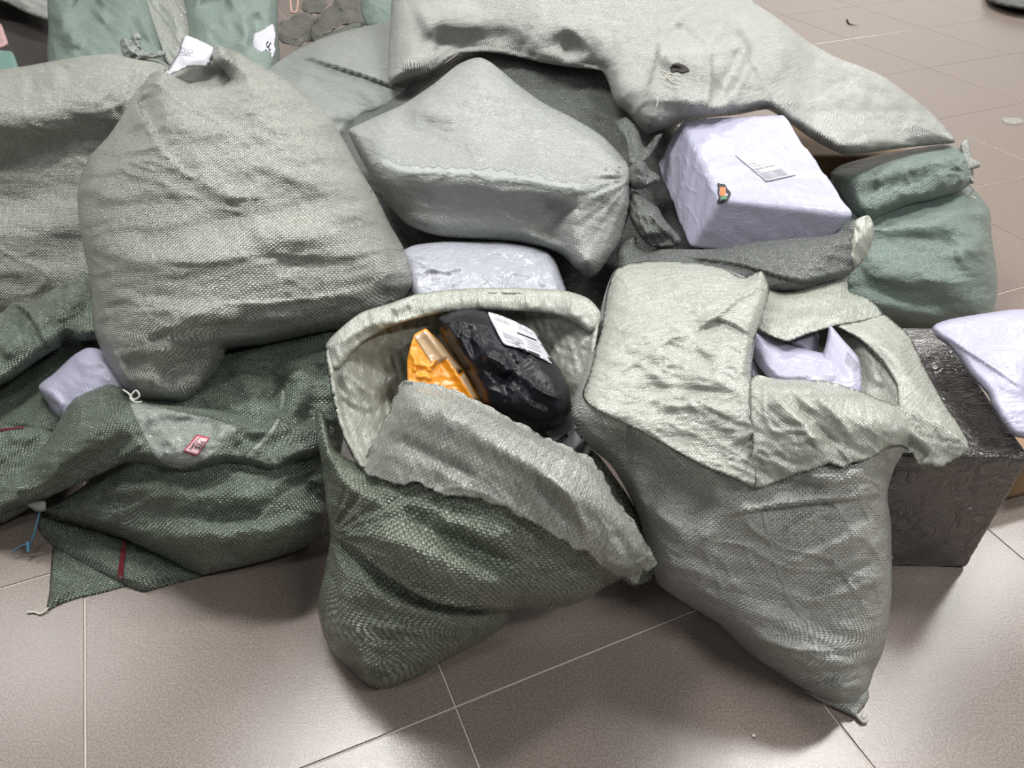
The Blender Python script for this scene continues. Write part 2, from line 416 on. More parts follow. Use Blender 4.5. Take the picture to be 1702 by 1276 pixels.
def weave_mat(name, col, period=.0052, rough=.42, weave=.6, cell=.16, crinkle=0.0, cscale=60, cstretch=(1, 1), crot=0, film=.0, stain=.25, stain_col=None, spec=.6, distort=.5, wear=.25, big_c=1.2, cm=(.38, .62)):
    """woven plastic strips: relief and tone of single tapes, rubbed patches, optional crinkled film"""
    m, nt, bs = new_mat(name)
    uv = nt.nodes.new('ShaderNodeUVMap').outputs[0]; tc = nt.nodes.new('ShaderNodeTexCoord').outputs['Object']
    wob = nd(nt, 'ShaderNodeTexNoise', {'Vector': uv, 'Scale': 26., 'Detail': 2.})
    off = nt.nodes.new('ShaderNodeVectorMath'); off.operation = 'SCALE'; nt.links.new(wob.outputs['Color'], off.inputs[0]); off.inputs['Scale'].default_value = period * 4 * distort
    add = nt.nodes.new('ShaderNodeVectorMath'); add.operation = 'ADD'; nt.links.new(uv, add.inputs[0]); nt.links.new(off.outputs[0], add.inputs[1])
    sc = nt.nodes.new('ShaderNodeVectorMath'); sc.operation = 'SCALE'; nt.links.new(add.outputs[0], sc.inputs[0]); sc.inputs['Scale'].default_value = 1 / period
    sep = nt.nodes.new('ShaderNodeSeparateXYZ'); nt.links.new(sc.outputs[0], sep.inputs[0]); x, y = sep.outputs[0], sep.outputs[1]
    fx = math_n(nt, 'FRACT', x); fy = math_n(nt, 'FRACT', y)
    par = math_n(nt, 'FLOORED_MODULO', math_n(nt, 'ADD', math_n(nt, 'FLOOR', x), math_n(nt, 'FLOOR', y)), 2.0)
    hx = math_n(nt, 'SINE', math_n(nt, 'MULTIPLY', fx, math.pi)); hy = math_n(nt, 'SINE', math_n(nt, 'MULTIPLY', fy, math.pi))
    hgt = math_n(nt, 'ADD', math_n(nt, 'MULTIPLY', hx, par), math_n(nt, 'MULTIPLY', hy, math_n(nt, 'SUBTRACT', 1.0, par)))
    big = nd(nt, 'ShaderNodeTexNoise', {'Vector': tc, 'Scale': 5., 'Detail': 4., 'Roughness': .6})
    mid = nd(nt, 'ShaderNodeTexNoise', {'Vector': tc, 'Scale': 38., 'Detail': 5., 'Roughness': .65})
    fine = nd(nt, 'ShaderNodeTexNoise', {'Vector': uv, 'Scale': 420., 'Detail': 3.})
    fl_ = nd(nt, 'ShaderNodeCombineXYZ', {0: math_n(nt, 'FLOOR', x), 1: math_n(nt, 'FLOOR', y)})
    wn = nd(nt, 'ShaderNodeTexWhiteNoise', {'Vector': fl_.outputs[0]}, noise_dimensions='2D').outputs[0]
    dark = tuple(c * (1 - cell) for c in col); lite = tuple(min(1, c * (1 + cell)) for c in col)
    c0 = mixc(nt, math_n(nt, 'ADD', math_n(nt, 'MULTIPLY', par, .5), math_n(nt, 'MULTIPLY', wn, .5)), lite, dark)
    sc2 = stain_col or tuple(c * .72 for c in col)
    c1 = mixc(nt, math_n(nt, 'MULTIPLY', ramp(nt, big.outputs[0], .42, .72), stain), c0, sc2)
    c2 = mixc(nt, math_n(nt, 'MULTIPLY', ramp(nt, mid.outputs[0], .5, .75), wear), c1, tuple(min(1, c * 1.3 + .03) for c in col))
    c3 = mixc(nt, math_n(nt, 'MULTIPLY', ramp(nt, fine.outputs[0], .55, .75), .22), c2, tuple(min(1, c * 1.5 + .04) for c in col))
    nt.links.new(c3, bs.inputs['Base Color'])
    rr = math_n(nt, 'ADD', math_n(nt, 'MULTIPLY', mid.outputs[0], .16), math_n(nt, 'ADD', math_n(nt, 'MULTIPLY', wn, .14), rough - .22))
    nt.links.new(rr, bs.inputs['Roughness']); bs.inputs['Specular IOR Level'].default_value = spec
    b1 = nd(nt, 'ShaderNodeBump', {'Height': math_n(nt, 'ADD', hgt, math_n(nt, 'MULTIPLY', fine.outputs[0], .5)), 'Strength': weave, 'Distance': .0018})
    last = b1.outputs[0]
    if crinkle:
        mp = nd(nt, 'ShaderNodeMapping', {'Vector': uv}); mp.inputs['Rotation'].default_value = (0, 0, math.radians(crot)); mp.inputs['Scale'].default_value = (cstretch[0], cstretch[1], 1)
        n1 = nd(nt, 'ShaderNodeTexNoise', {'Vector': mp.outputs[0], 'Scale': float(cscale), 'Detail': 2., 'Roughness': .5, 'Distortion': .5})
        n4 = nd(nt, 'ShaderNodeTexNoise', {'Vector': mp.outputs[0], 'Scale': float(cscale) * 2.3, 'Detail': 2., 'Roughness': .5, 'Distortion': .6})
        def lines(s_, w_): return math_n(nt, 'SUBTRACT', 1.0, ramp(nt, math_n(nt, 'ABSOLUTE', math_n(nt, 'SUBTRACT', s_, .5)), 0.0, w_))
        msk = ramp(nt, mid.outputs[0], *cm)
        rdg = math_n(nt, 'ADD', math_n(nt, 'MULTIPLY', n1.outputs[0], big_c), math_n(nt, 'MULTIPLY', math_n(nt, 'ADD', math_n(nt, 'MULTIPLY', lines(n1.outputs[0], .045), .22), math_n(nt, 'MULTIPLY', lines(n4.outputs[0], .06), .13)), msk))
        b2 = nd(nt, 'ShaderNodeBump', {'Height': rdg, 'Strength': crinkle, 'Distance': .010, 'Normal': last}); last = b2.outputs[0]
    nt.links.new(last, bs.inputs['Normal'])
    bs.inputs['Coat Weight'].default_value = film + .28; bs.inputs['Coat Roughness'].default_value = .24; nt.links.new(last, bs.inputs['Coat Normal'])
    return m

def film_mat(name, col, rough=.3, crinkle=.5, scale=40, coat=0.0, alpha=1.0, var=.15, stretch=(1, 1), spec=.5, dist=.012, vor=0):
    """plastic film / paper wrap with crumple lines"""
    m, nt, bs = new_mat(name); uv = nt.nodes.new('ShaderNodeTexCoord').outputs['Object']
    mp = nd(nt, 'ShaderNodeMapping', {'Vector': uv}); mp.inputs['Scale'].default_value = (stretch[0], stretch[1], 1)
    n1 = nd(nt, 'ShaderNodeTexNoise', {'Vector': mp.outputs[0], 'Scale': float(scale), 'Detail': 4., 'Roughness': .55, 'Distortion': 1.2})
    rdg = math_n(nt, 'ABSOLUTE', math_n(nt, 'SUBTRACT', n1.outputs[0], .5))
    ln = math_n(nt, 'SUBTRACT', 1.0, ramp(nt, rdg, 0.0, .035)); n5 = nd(nt, 'ShaderNodeTexNoise', {'Vector': uv, 'Scale': 14., 'Detail': 2.})
    rdg = math_n(nt, 'ADD', math_n(nt, 'MULTIPLY', rdg, .8), math_n(nt, 'MULTIPLY', math_n(nt, 'MULTIPLY', ln, ramp(nt, n5.outputs[0], .40, .60)), .16))
    if vor:
        vo = nd(nt, 'ShaderNodeTexVoronoi', {'Vector': mp.outputs[0], 'Scale': float(vor)}, feature='DISTANCE_TO_EDGE')
        rdg = math_n(nt, 'ADD', rdg, math_n(nt, 'MULTIPLY', ramp(nt, vo.outputs[0], 0, .12), .25))
    n2 = nd(nt, 'ShaderNodeTexNoise', {'Vector': uv, 'Scale': 9., 'Detail': 3.})
    nt.links.new(mixc(nt, math_n(nt, 'MULTIPLY', n2.outputs[0], var), col, tuple(c * .6 for c in col)), bs.inputs['Base Color'])
    bs.inputs['Roughness'].default_value = rough; bs.inputs['Specular IOR Level'].default_value = spec
    b = nd(nt, 'ShaderNodeBump', {'Height': rdg, 'Strength': crinkle, 'Distance': dist}); nt.links.new(b.outputs[0], bs.inputs['Normal'])
    if coat:
        bs.inputs['Coat Weight'].default_value = coat; bs.inputs['Coat Roughness'].default_value = .12; nt.links.new(b.outputs[0], bs.inputs['Coat Normal'])
    if alpha < 1: bs.inputs['Alpha'].default_value = alpha
    return m
def plain_mat(name, col, rough=.5, var=.1):
    return film_mat(name, col, rough, crinkle=.12, scale=120, var=var, dist=.002)

def floor_mat():
    m, nt, bs = new_mat('polished_speckled_tile'); tc = nt.nodes.new('ShaderNodeNewGeometry').outputs['Position']
    inf = nt.nodes.new('ShaderNodeObjectInfo').outputs['Random']
    n1 = nd(nt, 'ShaderNodeTexNoise', {'Vector': tc, 'Scale': 260., 'Detail': 4., 'Roughness': .7})
    n2 = nd(nt, 'ShaderNodeTexNoise', {'Vector': tc, 'Scale': 700., 'Detail': 2.})
    n3 = nd(nt, 'ShaderNodeTexNoise', {'Vector': tc, 'Scale': 3., 'Detail': 5.})
    c = mixc(nt, ramp(nt, n1.outputs[0], .35, .68), (.18, .144, .124), (.31, .26, .23))
    c = mixc(nt, math_n(nt, 'MULTIPLY', ramp(nt, n2.outputs[0], .58, .7), .5), c, (.40, .35, .31))
    c = mixc(nt, math_n(nt, 'MULTIPLY', ramp(nt, n2.outputs[0], .42, .34), .45), c, (.08, .064, .055))
    c = mixc(nt, math_n(nt, 'MULTIPLY', ramp(nt, n3.outputs[0], .45, .8), .25), c, (.23, .19, .165))
    c = mixc(nt, math_n(nt, 'MULTIPLY', inf, .10), c, (.20, .165, .14))
    nt.links.new(c, bs.inputs['Base Color'])
    nt.links.new(math_n(nt, 'ADD', math_n(nt, 'MULTIPLY', n3.outputs[0], .10), .12), bs.inputs['Roughness']); bs.inputs['Specular IOR Level'].default_value = .42
    b = nd(nt, 'ShaderNodeBump', {'Height': n1.outputs[0], 'Strength': .22, 'Distance': .0012}); nt.links.new(b.outputs[0], bs.inputs['Normal'])
    return m

M = {}
M['tile'] = floor_mat(); M['grout'] = plain_mat('pale_grout', (.62, .56, .50), .8)
PALE = (.37, .385, .355); LINING = (.37, .392, .336); GREEN = (.148, .182, .142); MINT = (.205, .27, .238)
M['pale'] = weave_mat('pale_grey_green_weave', PALE, period=.0040, weave=.8, cell=.22, crinkle=.5, cscale=26, cstretch=(.6, 2.2), wear=.35)
M['pale3'] = weave_mat('pale_translucent_weave', (.43, .44, .41), period=.0040, weave=.8, cell=.2, crinkle=.5, cscale=24, cstretch=(.6, 2.2), wear=.3, film=.1)
M['pale2'] = weave_mat('grey_laminated_weave', (.30, .315, .30), period=.0036, weave=.5, cell=.14, crinkle=.5, cscale=30, cstretch=(.6, 2), film=.12, rough=.4)
M['olive'] = weave_mat('olive_grey_weave', (.345, .355, .315), weave=1.0, period=.0042, cell=.40, crinkle=.45, cscale=22, cstretch=(.5, 2.), wear=.35)
M['green'] = weave_mat('dark_green_weave', GREEN, weave=1.0, period=.0044, cell=.38, rough=.34, film=.15, crinkle=.5, cscale=26, cstretch=(.6, 1.6), wear=.3)
M['sage'] = weave_mat('sage_green_weave', (.205, .235, .182), weave=1.2, period=.0056, cell=.38, rough=.34, film=.1, crinkle=.45, cscale=24, cstretch=(.5, 1.6), wear=.3)
M['mint'] = weave_mat('mint_green_weave', MINT, weave=.7, period=.0036, cell=.25, crinkle=.5, cscale=34, cstretch=(.7, 1.6))
M['lining'] = weave_mat('crinkled_pale_lining', LINING, weave=.3, period=.003, cell=.18, crinkle=.55, cscale=30, cstretch=(2.4, .5), rough=.34, film=.2, stain=.2, big_c=.7, cm=(.46, .6))
M['flap'] = weave_mat('striated_pale_lining', (.36, .380, .340), weave=.35, period=.0046, cell=.18, crinkle=.7, cscale=44, cstretch=(2.6, .4), crot=-20, big_c=.5, cm=(.3, .5), rough=.34, film=.35, stain=.3)
M['grey'] = weave_mat('dull_grey_weave', (.25, .268, .25), weave=.6, period=.0034, cell=.2, crinkle=.4, cscale=26, cstretch=(.6, 1.8))
M['slate'] = weave_mat('slate_grey_weave', (.115, .125, .115), weave=.8, period=.0036, cell=.35, rough=.36, crinkle=.5, cscale=30, cstretch=(.6, 1.8))
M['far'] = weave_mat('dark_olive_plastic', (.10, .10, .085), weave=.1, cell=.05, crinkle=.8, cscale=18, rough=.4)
M['white'] = film_mat('lilac_white_mailer', (.41, .408, .525), rough=.40, crinkle=.45, scale=15, coat=.15, var=.12)
M['whitewrap'] = film_mat('crumpled_white_wrap', (.44, .452, .51), rough=.3, crinkle=.75, scale=24, coat=.3, var=.2)
M['blackbag'] = film_mat('black_plastic_bag', (.006, .006, .010), rough=.36, crinkle=.3, scale=18, coat=.0, spec=.25)
M['stretch'] = film_mat('dark_stretch_film', (.058, .050, .047), rough=.3, crinkle=1.0, scale=17, coat=1.0, stretch=(1, 2.2), dist=.018, spec=.8)
M['orange'] = film_mat('orange_mailer', (.86, .33, .02), rough=.3, crinkle=.4, scale=28, coat=.2)
M['kraft'] = plain_mat('brown_cardboard', (.35, .225, .125), .7)
M['tape'] = film_mat('tan_packing_tape', (.62, .44, .27), rough=.22, crinkle=.15, scale=30, coat=.3)
M['paper'] = plain_mat('white_paper', (.52, .518, .56), .6, .05)
M['ink'] = plain_mat('black_ink', (.015, .015, .018), .6); M['greyink'] = plain_mat('grey_ink', (.33, .33, .38), .6); M['blueink'] = plain_mat('blue_pen_ink', (.20, .22, .34), .6)
M['redink'] = plain_mat('red_print', (.42, .05, .08), .5); M['pinkpaper'] = plain_mat('pink_tinted_paper', (.70, .45, .47), .5)
M['clear'] = film_mat('clear_film', (.75, .80, .75), rough=.1, crinkle=.9, scale=20, alpha=.16, spec=.8, var=.05)
M['milky'] = film_mat('milky_film_strip', (.62, .66, .62), rough=.3, crinkle=.5, scale=60, alpha=.34)
M['string'] = plain_mat('white_string', (.62, .60, .54), .7); M['bluetie'] = film_mat('blue_plastic_tie', (.10, .25, .36), rough=.3, crinkle=.1)
M['dark'] = plain_mat('painted_shade_dark', (.035, .03, .028), .8); M['pink'] = plain_mat('dull_pink_plastic', (.42, .27, .27), .5)  # the near-black brown carries painted shade for the cavity and the hole
M['teal'] = plain_mat('teal_plastic_sheet', (.14, .24, .21), .35); M['copper'] = film_mat('rose_metal', (.55, .38, .31), rough=.25, crinkle=.05)
M['redyarn'] = weave_mat('red_warp_stripe', (.33, .045, .06), weave=.8, period=.0054, cell=.3)
M['orangeleaf'] = plain_mat('orange_print', (.62, .16, .06), .5); M['greenleaf'] = plain_mat('green_print', (.06, .2, .1), .5)

# ---------------------------------------------------------------- the floor: single tiles on a pale grout bed
TILE = .6; EA = np.array([.918, .397]); EA /= np.linalg.norm(EA); EB = np.array([-EA[1], EA[0]])
A0 = .2166 * CAM_H / 1.5; B0 = .791 * CAM_H / 1.5
floor = link_mesh('floor', [(-7, -1, -.03), (7, -1, -.03), (7, 9, -.03), (-7, 9, -.03), (-7, -1, -.0022), (7, -1, -.0022), (7, 9, -.0022), (-7, 9, -.0022)],
                  [(3, 2, 1, 0), (4, 5, 6, 7), (0, 1, 5, 4), (1, 2, 6, 5), (2, 3, 7, 6), (3, 0, 4, 7)], M['grout'], smooth=False)
floor['kind'] = 'structure'
wall = link_mesh('wall_back', [(-7, 8.8, -.03), (7, 8.8, -.03), (7, 8.95, -.03), (-7, 8.95, -.03), (-7, 8.8, 3.1), (7, 8.8, 3.1), (7, 8.95, 3.1), (-7, 8.95, 3.1)],
                 [(3, 2, 1, 0), (4, 5, 6, 7), (0, 1, 5, 4), (1, 2, 6, 5), (2, 3, 7, 6), (3, 0, 4, 7)], plain_mat('white_wall_paint', (.78, .77, .75), .7), smooth=False)
wall['kind'] = 'structure'; wall['label'] = 'white painted wall at the far end of the room'
floor['kind'] = 'structure'; floor['label'] = 'polished beige speckled tile floor with pale joints'
tile_me = None
def make_tile_mesh():
    h = TILE / 2 - .0016; c = .0012; t = -.02; vs = []
    for (r, z) in ((h, t), (h, -c), (h - c, 0)):
        vs += [(-r, -r, z), (r, -r, z), (r, r, z), (-r, r, z)]
    fs = [(8, 9, 10, 11), (3, 2, 1, 0)]
    for l in (0, 4):
        for k in range(4): fs.append((l + k, l + (k + 1) % 4, l + 4 + (k + 1) % 4, l + 4 + k))
    return vs, fs
tv, tf = make_tile_mesh(); rz = math.atan2(EA[1], EA[0]); first = None
for i in range(-14, 18):
    for j in range(-6, 18):
        c = EA * (A0 + (i + .5) * TILE) + EB * (B0 + (j + .5) * TILE); x, y = c
        zc = y * CP + CAM_H * SP                        # distance along the view axis
        if y < .15 or zc < .3 or y > 7.4: continue
        if abs(x) > zc * .662 + 1.3: continue
        if first is None: o = link_mesh('tile', tv, tf, M['tile'], floor, smooth=False); first = o
        else: o = bpy.data.objects.new('tile', first.data); COL.objects.link(o); o.parent = floor
        o.location = (x, y, 0); o.rotation_euler = (0, 0, rz)

# ---------------------------------------------------------------- sacks and parcels
def sack(label, u, v, d, cat='sack', name='woven_sack', group=None):
    p = P(u, v, d); p.z = max(p.z, 0)
    return thing(name, label, cat, p, group)

# --- big pale sack, upper left of the pile
t = sack('big bulging pale grey woven sack with a white paper slip at its top', 330, 660, 1.62)
s4 = Surf([(u, v, 1.80 + (d - 1.85) * .62) for u, v, d in [(354,80,2.14),(366,77,2.14),(385,83,2.13),(412,97,2.12),(450,118,2.10),(487,140,2.09),(512,166,2.06),(548,194,2.03),(572,235,2.0),(600,285,1.95),(626,327,1.92),(648,372,1.89),(672,415,1.86),(688,470,1.84),(668,503,1.82),(635,527,1.80),(580,545,1.77),(507,560,1.73),(440,574,1.70),(378,582,1.64),(370,600,1.62),(356,623,1.60),(331,653,1.58),(305,671,1.57),(268,669,1.57),(233,664,1.58),(207,643,1.61),(178,600,1.68),(160,562,1.73),(154,524,1.79),(149,462,1.86),(140,420,1.91),(131,365,1.96),(129,315,2.0),(146,264,2.05),(180,226,2.08),(206,188,2.10),(222,158,2.10),(236,140,2.11),(252,122,2.10),(268,117,2.09),(286,125,2.06),(312,138,2.03),(345,145,2.02),(370,142,2.03),(383,133,2.05),(372,118,2.09),(354,104,2.12)]],
    R=85, edge=.12, dome=.14, step=4.5, seed=4, cr=8,
    strokes=[             ('s', 26, .042, [(220,150),(228,168),(240,195),(254,217),(263,238),(290,268),(330,300)]),
             ('r', 18, -.016, [(232,160),(246,185),(262,215)]),
             ('R', 26, -.010, [(200,350),(320,352),(440,372)]), ('s', 18, .014, [(420,532),(360,536),(320,543),(270,566)]), ('s', 30, .008, [(670,410),(560,430),(450,424),(330,440),(220,430)]),
             ('r', 30, -.009, [(262,245),(320,300),(370,345)]), ('r', 16, .004, [(290,238),(345,300),(400,340)]),
             ('r', 11, .0025, [(440,250),(470,290),(540,310)]), ('r', 10, -.002, [(420,270),(455,305),(500,322)]),
             ('s', 24, .016, [(160,512),(230,515),(310,508),(380,502),(450,500),(540,490),(620,470)]),
             ('r', 14, .010, [(250,560),(300,535),(350,522),(420,528),(500,515)]), ('r', 9, -.010, [(235,575),(290,548),(345,533)]),
             ('r', 9, -.008, [(380,535),(440,518),(520,505)]), ('r', 26, -.02, [(200,600),(280,610),(360,590)]),
             ('s', 18, .012, [(186,560),(195,590),(212,620),(228,650)]), ('r', 24, -.014, [(380,600),(330,600),(260,640)]),
             ('r', 30, .014, [(150,430),(300,440),(450,400),(600,390)]), ('r', 26, -.012, [(150,390),(280,395),(430,360),(580,340)]),
             ('r', 20, -.008, [(300,200),(380,195),(430,215)]), ('r', 10, -.006, [(520,170),(545,230),(590,300)])],
    wr=[(8,190,34,.009,'n'),(-12,120,16,.0035,'n'),(20,60,40,.003,'n'),(38,90,14,.004,'n',400,270,150),(-18,90,8,.003,'k',330,560,190,60)])
cloth('body', s4, M['olive'], t, back=.12, uvrot=4, uvbend=.5)
mw = Surf([(268,114,2.02),(286,119,2.03),(318,109,2.05),(352,100,2.04),(380,110,2.0),(400,130,1.96),(385,150,1.94),(345,160,1.93),(300,152,1.94),(272,130,1.97)], R=12, edge=.006, dome=0, step=4, seed=46, wr=[(20,40,12,.004,'n')], strokes=[('r',9,-.012,[(300,125),(340,125),(375,132)])])
cloth('inner_mouth', mw, M['olive'], t, thick=.003, uvrot=10, label='inside back wall of the sack mouth')
tube('drawstring', [P(205,648,1.58),P(215,655,1.56),P(222,664,1.555),P(232,658,1.555),P(226,649,1.56),P(217,660,1.555),P(224,668,1.55),P(236,668,1.55)], .0022, M['string'], t, label='white knotted string end')
slip = Surf([(u, v, 1.795 + (d - 1.85) * .62) for u, v, d in [(273,125,2.10),(296,88,2.15),(304,62,2.19),(312,59,2.19),(356,80,2.16),(352,100,2.13),(346,110,2.11),(330,111,2.10),(310,113,2.09),(284,124,2.08)]], R=20, edge=0, dome=.012, step=5, strokes=[('r', 20, .006, [(300,110),(330,95),(352,80)])])
sl = tag(cloth('paper_slip', slip, M['paper'], None, thick=.0012), 'white paper slip with faint pen scribble tucked in the big pale sack', 'paper')
qs = [(286,70),(346,92),(338,128),(268,112)]
print_marks('handwriting', slip, [(292,76),(322,82),(322,96),(292,92)], [], M['greyink'], sl, off=.0015,
    lines=[([(0,.1),(.2,.3),(.1,.6),(.3,.9)], .03), ([(.2,.2),(.5,.1),(.45,.5),(.25,.7)], .03), ([(.5,.2),(.7,.3),(.6,.7),(.4,.8)], .03), ([(.7,.1),(.95,.2),(.8,.6),(.6,.95)], .03), ([(0,.5),(.5,.55),(1,.4)], .03), ([(.1,.95),(.6,.8),(1,.85)], .03)])

# --- left grey sack with a knot
t = sack('pale grey woven sack with a twisted knot at the left edge', 60, 500, 2.0)
s3 = Surf([(-110,125,2.40),(-40,118,2.40),(0,115,2.40),(40,110,2.41),(90,101,2.42),(140,93,2.43),(190,89,2.44),(235,92,2.45),(275,105,2.45),(330,150,2.42),(340,260,2.42),(300,380,2.36),(240,470,2.28),(150,540,2.27),(60,545,2.26),(0,545,2.26),(-80,540,2.26),(-140,420,2.36),(-150,220,2.40)],
    R=95, edge=.13, dome=.07, step=5, seed=3, cr=0,
    strokes=[('R', 80, .15, [(-120,195),(20,185),(90,168),(160,160),(250,155)]), ('R', 30, -.025, [(-60,270),(30,258),(110,232),(150,225),(200,228)]),
             ('r', 14, .012, [(95,110),(92,130),(88,150)]), ('r', 10, -.008, [(45,120),(55,140),(58,160)]), ('c', 9, -.010, [(100,100),(110,125),(122,142)]), ('c', 9, -.009, [(176,158),(190,178),(205,198)]),
             ('r', 40, .018, [(-60,400),(50,380),(160,360)]), ('r', 30, -.015, [(-60,345),(50,335),(150,310)])],
    wr=[(0,160,24,.004,'n'),(10,90,13,.0022,'n'),(55,70,9,.004,'k',90,140,120,50),(30,60,40,.004,'n')], radial=[(235,95,25,60,16,.006,3)])
cloth('body', s3, M['olive'], t, back=.10, uvrot=0)
kn = Surf([(200,68,2.39),(206,62,2.38),(216,66,2.37),(218,57,2.37),(226,54,2.37),(236,60,2.37),(234,70,2.36),(238,84,2.35),(252,86,2.36),(272,84,2.38),(276,92,2.38),(258,97,2.37),(240,98,2.35),(226,102,2.35),(212,98,2.36),(203,88,2.37),(201,78,2.38)], R=9, edge=.022, dome=.014, step=2.2, seed=8,
    strokes=[('c',4,-.012,[(203,76),(214,88),(226,98)]),('c',4,-.012,[(208,72),(222,84),(236,92)]),('c',4,-.012,[(216,70),(228,78),(238,88)]),('c',4,-.016,[(218,68),(224,66),(232,66)]),('c',3,-.010,[(240,92),(256,90),(272,89)]),('r',5,.01,[(212,80),(222,92)]),('c',3,.012,[(206,70),(218,82),(232,94)]),('c',3,.012,[(222,62),(230,72),(232,86)]),('c',3,-.014,[(244,90),(262,88)])], wr=[(40,14,5,.010,'k'),(-30,12,5,.008,'k')], fade=3, cap=2.5)
cloth('knot', kn, M['grey'], t, back=.03, step=2.2)

# --- dark green sack seen between the left sacks
t = sack('dark green sack with a stitched hem wedged at left under the grey sack', 40, 620, 1.85)
s21 = Surf([(-90,560,1.9),(-60,500,1.96),(0,520,1.95),(20,503,1.95),(45,501,1.94),(62,498,1.94),(85,482,1.94),(115,466,1.94),(150,457,1.94),(200,470,1.95),(210,560,1.88),(165,565,1.84),(128,567,1.84),(112,560,1.85),(100,577,1.83),(85,585,1.82),(55,605,1.80),(20,630,1.78),(0,640,1.77),(-60,670,1.76),(-110,640,1.8)],
    R=26, edge=.03, dome=.05, step=4, seed=21, cr=-30,
    strokes=[('s', 34, .045, [(88,592),(75,570),(60,540),(45,520),(20,502),(-10,490)]), ('r', 20, -.03, [(95,560),(120,530),(155,505),(180,500)]), ('c', 9, -.02, [(88,487),(110,478),(150,467)]),
             ('r', 16, .014, [(70,510),(100,520),(140,500)]), ('r', 22, .02, [(0,590),(30,570),(60,560)]), ('r', 16, -.012, [(-20,560),(20,545),(45,540)])],
    wr=[(-35,50,22,.008,'n'),(20,40,12,.004,'k')])
cloth('body', s21, M['green'], t, back=.1, uvrot=-25)
# --- shadowed sack under the white parcel
t22 = Surf([(-60,640,1.92),(0,600,1.95),(60,560,1.98),(130,545,1.98),(220,560,1.95),(240,640,1.86),(180,720,1.78),(100,730,1.76),(60,722,1.77),(0,720,1.78),(-60,730,1.78)], R=30, edge=.03, dome=.03, step=5, seed=22, cr=-30, wr=[(-35,60,20,.008,'n')])
tag(cloth('woven_sack', t22, M['green'], None, back=.12, uvrot=-30), 'dark green sack in shadow beneath the small white parcel at left', 'sack')
# --- left edge sack, lower
t = sack('green woven sack with a thin red edge line at the lower left frame edge', 0, 860, 1.69)
s23 = Surf([(-70,705,1.74),(0,703,1.74),(25,708,1.735),(75,712,1.73),(110,740,1.72),(90,820,1.67),(40,850,1.66),(0,870,1.66),(-70,870,1.66)], R=28, edge=.03, dome=.02, step=4, seed=23, cr=-30, wr=[(-30,60,16,.006,'n'),(0,40,14,.003,'n')], strokes=[('r',10,.008,[(10,730),(40,728),(70,720)])])
cloth('body', s23, M['green'], t, back=.06, uvrot=-35)
patch('red_edge', s23, [(-5,713),(40,708),(40,711),(-5,717)], M['redyarn'], t, off=.004, n=6, label='thin red woven edge line')

# --- small white parcel at left
wp = Surf([(64,642,1.77),(90,620,1.79),(120,592,1.80),(145,578,1.80),(170,582,1.79),(200,615,1.74),(215,645,1.72),(200,690,1.71),(130,715,1.71),(92,687,1.735),(78,668,1.755)], R=14, edge=.022, dome=.03, step=4, seed=20,
    strokes=[('s',14,.012,[(66,645),(90,650),(104,668),(100,688)]),('r',5,.006,[(75,655),(90,662),(98,672)]),('r',5,-.006,[(85,668),(92,676),(98,684)]),('r',9,.006,[(120,600),(150,604),(180,600)]),('c',4,.008,[(168,625),(178,630),(184,634)])], wr=[(25,40,14,.003,'n')], fade=4)
tag(cloth('parcel', wp, M['white'], None, back=.08), 'small lilac white plastic parcel peeking out left under the big pale sack', 'parcel')

# --- lower left green sack: body, lower layer, folded-over top with pouch and tag
t = sack('dark green woven sack lying low at left with a red-bordered tag on its folded top', 300, 950, 1.58)
s18 = Surf([(70,846,1.68),(100,832,1.67),(160,790,1.66),(200,720,1.68),(215,640,1.72),(300,575,1.80),(380,550,1.83),(440,532,1.85),(500,520,1.86),(555,520,1.84),(590,590,1.72),(575,700,1.66),(560,800,1.62),(552,880,1.59),(543,892,1.58),(505,910,1.57),(466,924,1.57),(415,938,1.565),(362,950,1.565),(336,955,1.565),(310,945,1.575),(280,930,1.585),(240,912,1.60),(190,888,1.62),(130,870,1.645),(90,860,1.665)],
    R=60, edge=.07, dome=.10, step=4.5, seed=18, cr=10,
    strokes=[('r', 26, .03, [(150,810),(250,815),(350,830),(450,822),(540,770)]), ('r', 20, -.03, [(180,850),(270,855),(360,862),(450,850),(540,800)]),
             ('r', 30, .028, [(220,880),(300,885),(380,892),(470,870),(550,830)]), ('r', 16, -.016, [(250,920),(330,925),(420,912)]),
             ('c', 12, -.022, [(410,845),(455,830),(500,800),(540,770)]), ('r', 14, .014, [(420,860),(470,838),(520,815)]),
             ('r', 26, .03, [(480,590),(500,640),(480,690),(455,730)]), ('r', 22, -.026, [(440,600),(452,640),(440,680)]), ('r', 18, -.02, [(530,600),(525,660),(510,720)]),
             ('r', 18, .016, [(380,610),(420,640),(450,655)]), ('r', 12, -.014, [(150,835),(200,830),(250,822)])],
    wr=[(10,110,26,.008,'n'),(-20,70,18,.005,'n'),(15,50,10,.004,'k')])
cloth('body', s18, M['green'], t, back=.14, uvrot=8)
s18b = Surf([(64,858,1.69),(110,868,1.675),(190,890,1.65),(270,920,1.62),(340,955,1.59),(355,952,1.585),(330,960,1.582),(290,970,1.575),(238,983,1.556),(207,973,1.566),(175,957,1.583),(125,931,1.612),(91,910,1.64),(66,884,1.67)], R=22, edge=.018, dome=.02, step=4, seed=181, cr=15,
    strokes=[('r',9,.009,[(110,905),(160,918),(240,922),(300,928)]),('c',8,-.01,[(140,912),(200,925),(270,930)])], wr=[(15,60,14,.004,'n')])
cloth('lower_layer', s18b, M['green'], t, back=.03, uvrot=10)
patch('red_stripe', s18b, [(203,897),(211,897),(203,966),(194,963)], M['redyarn'], t, off=.004, n=10, label='faded red woven stripe')
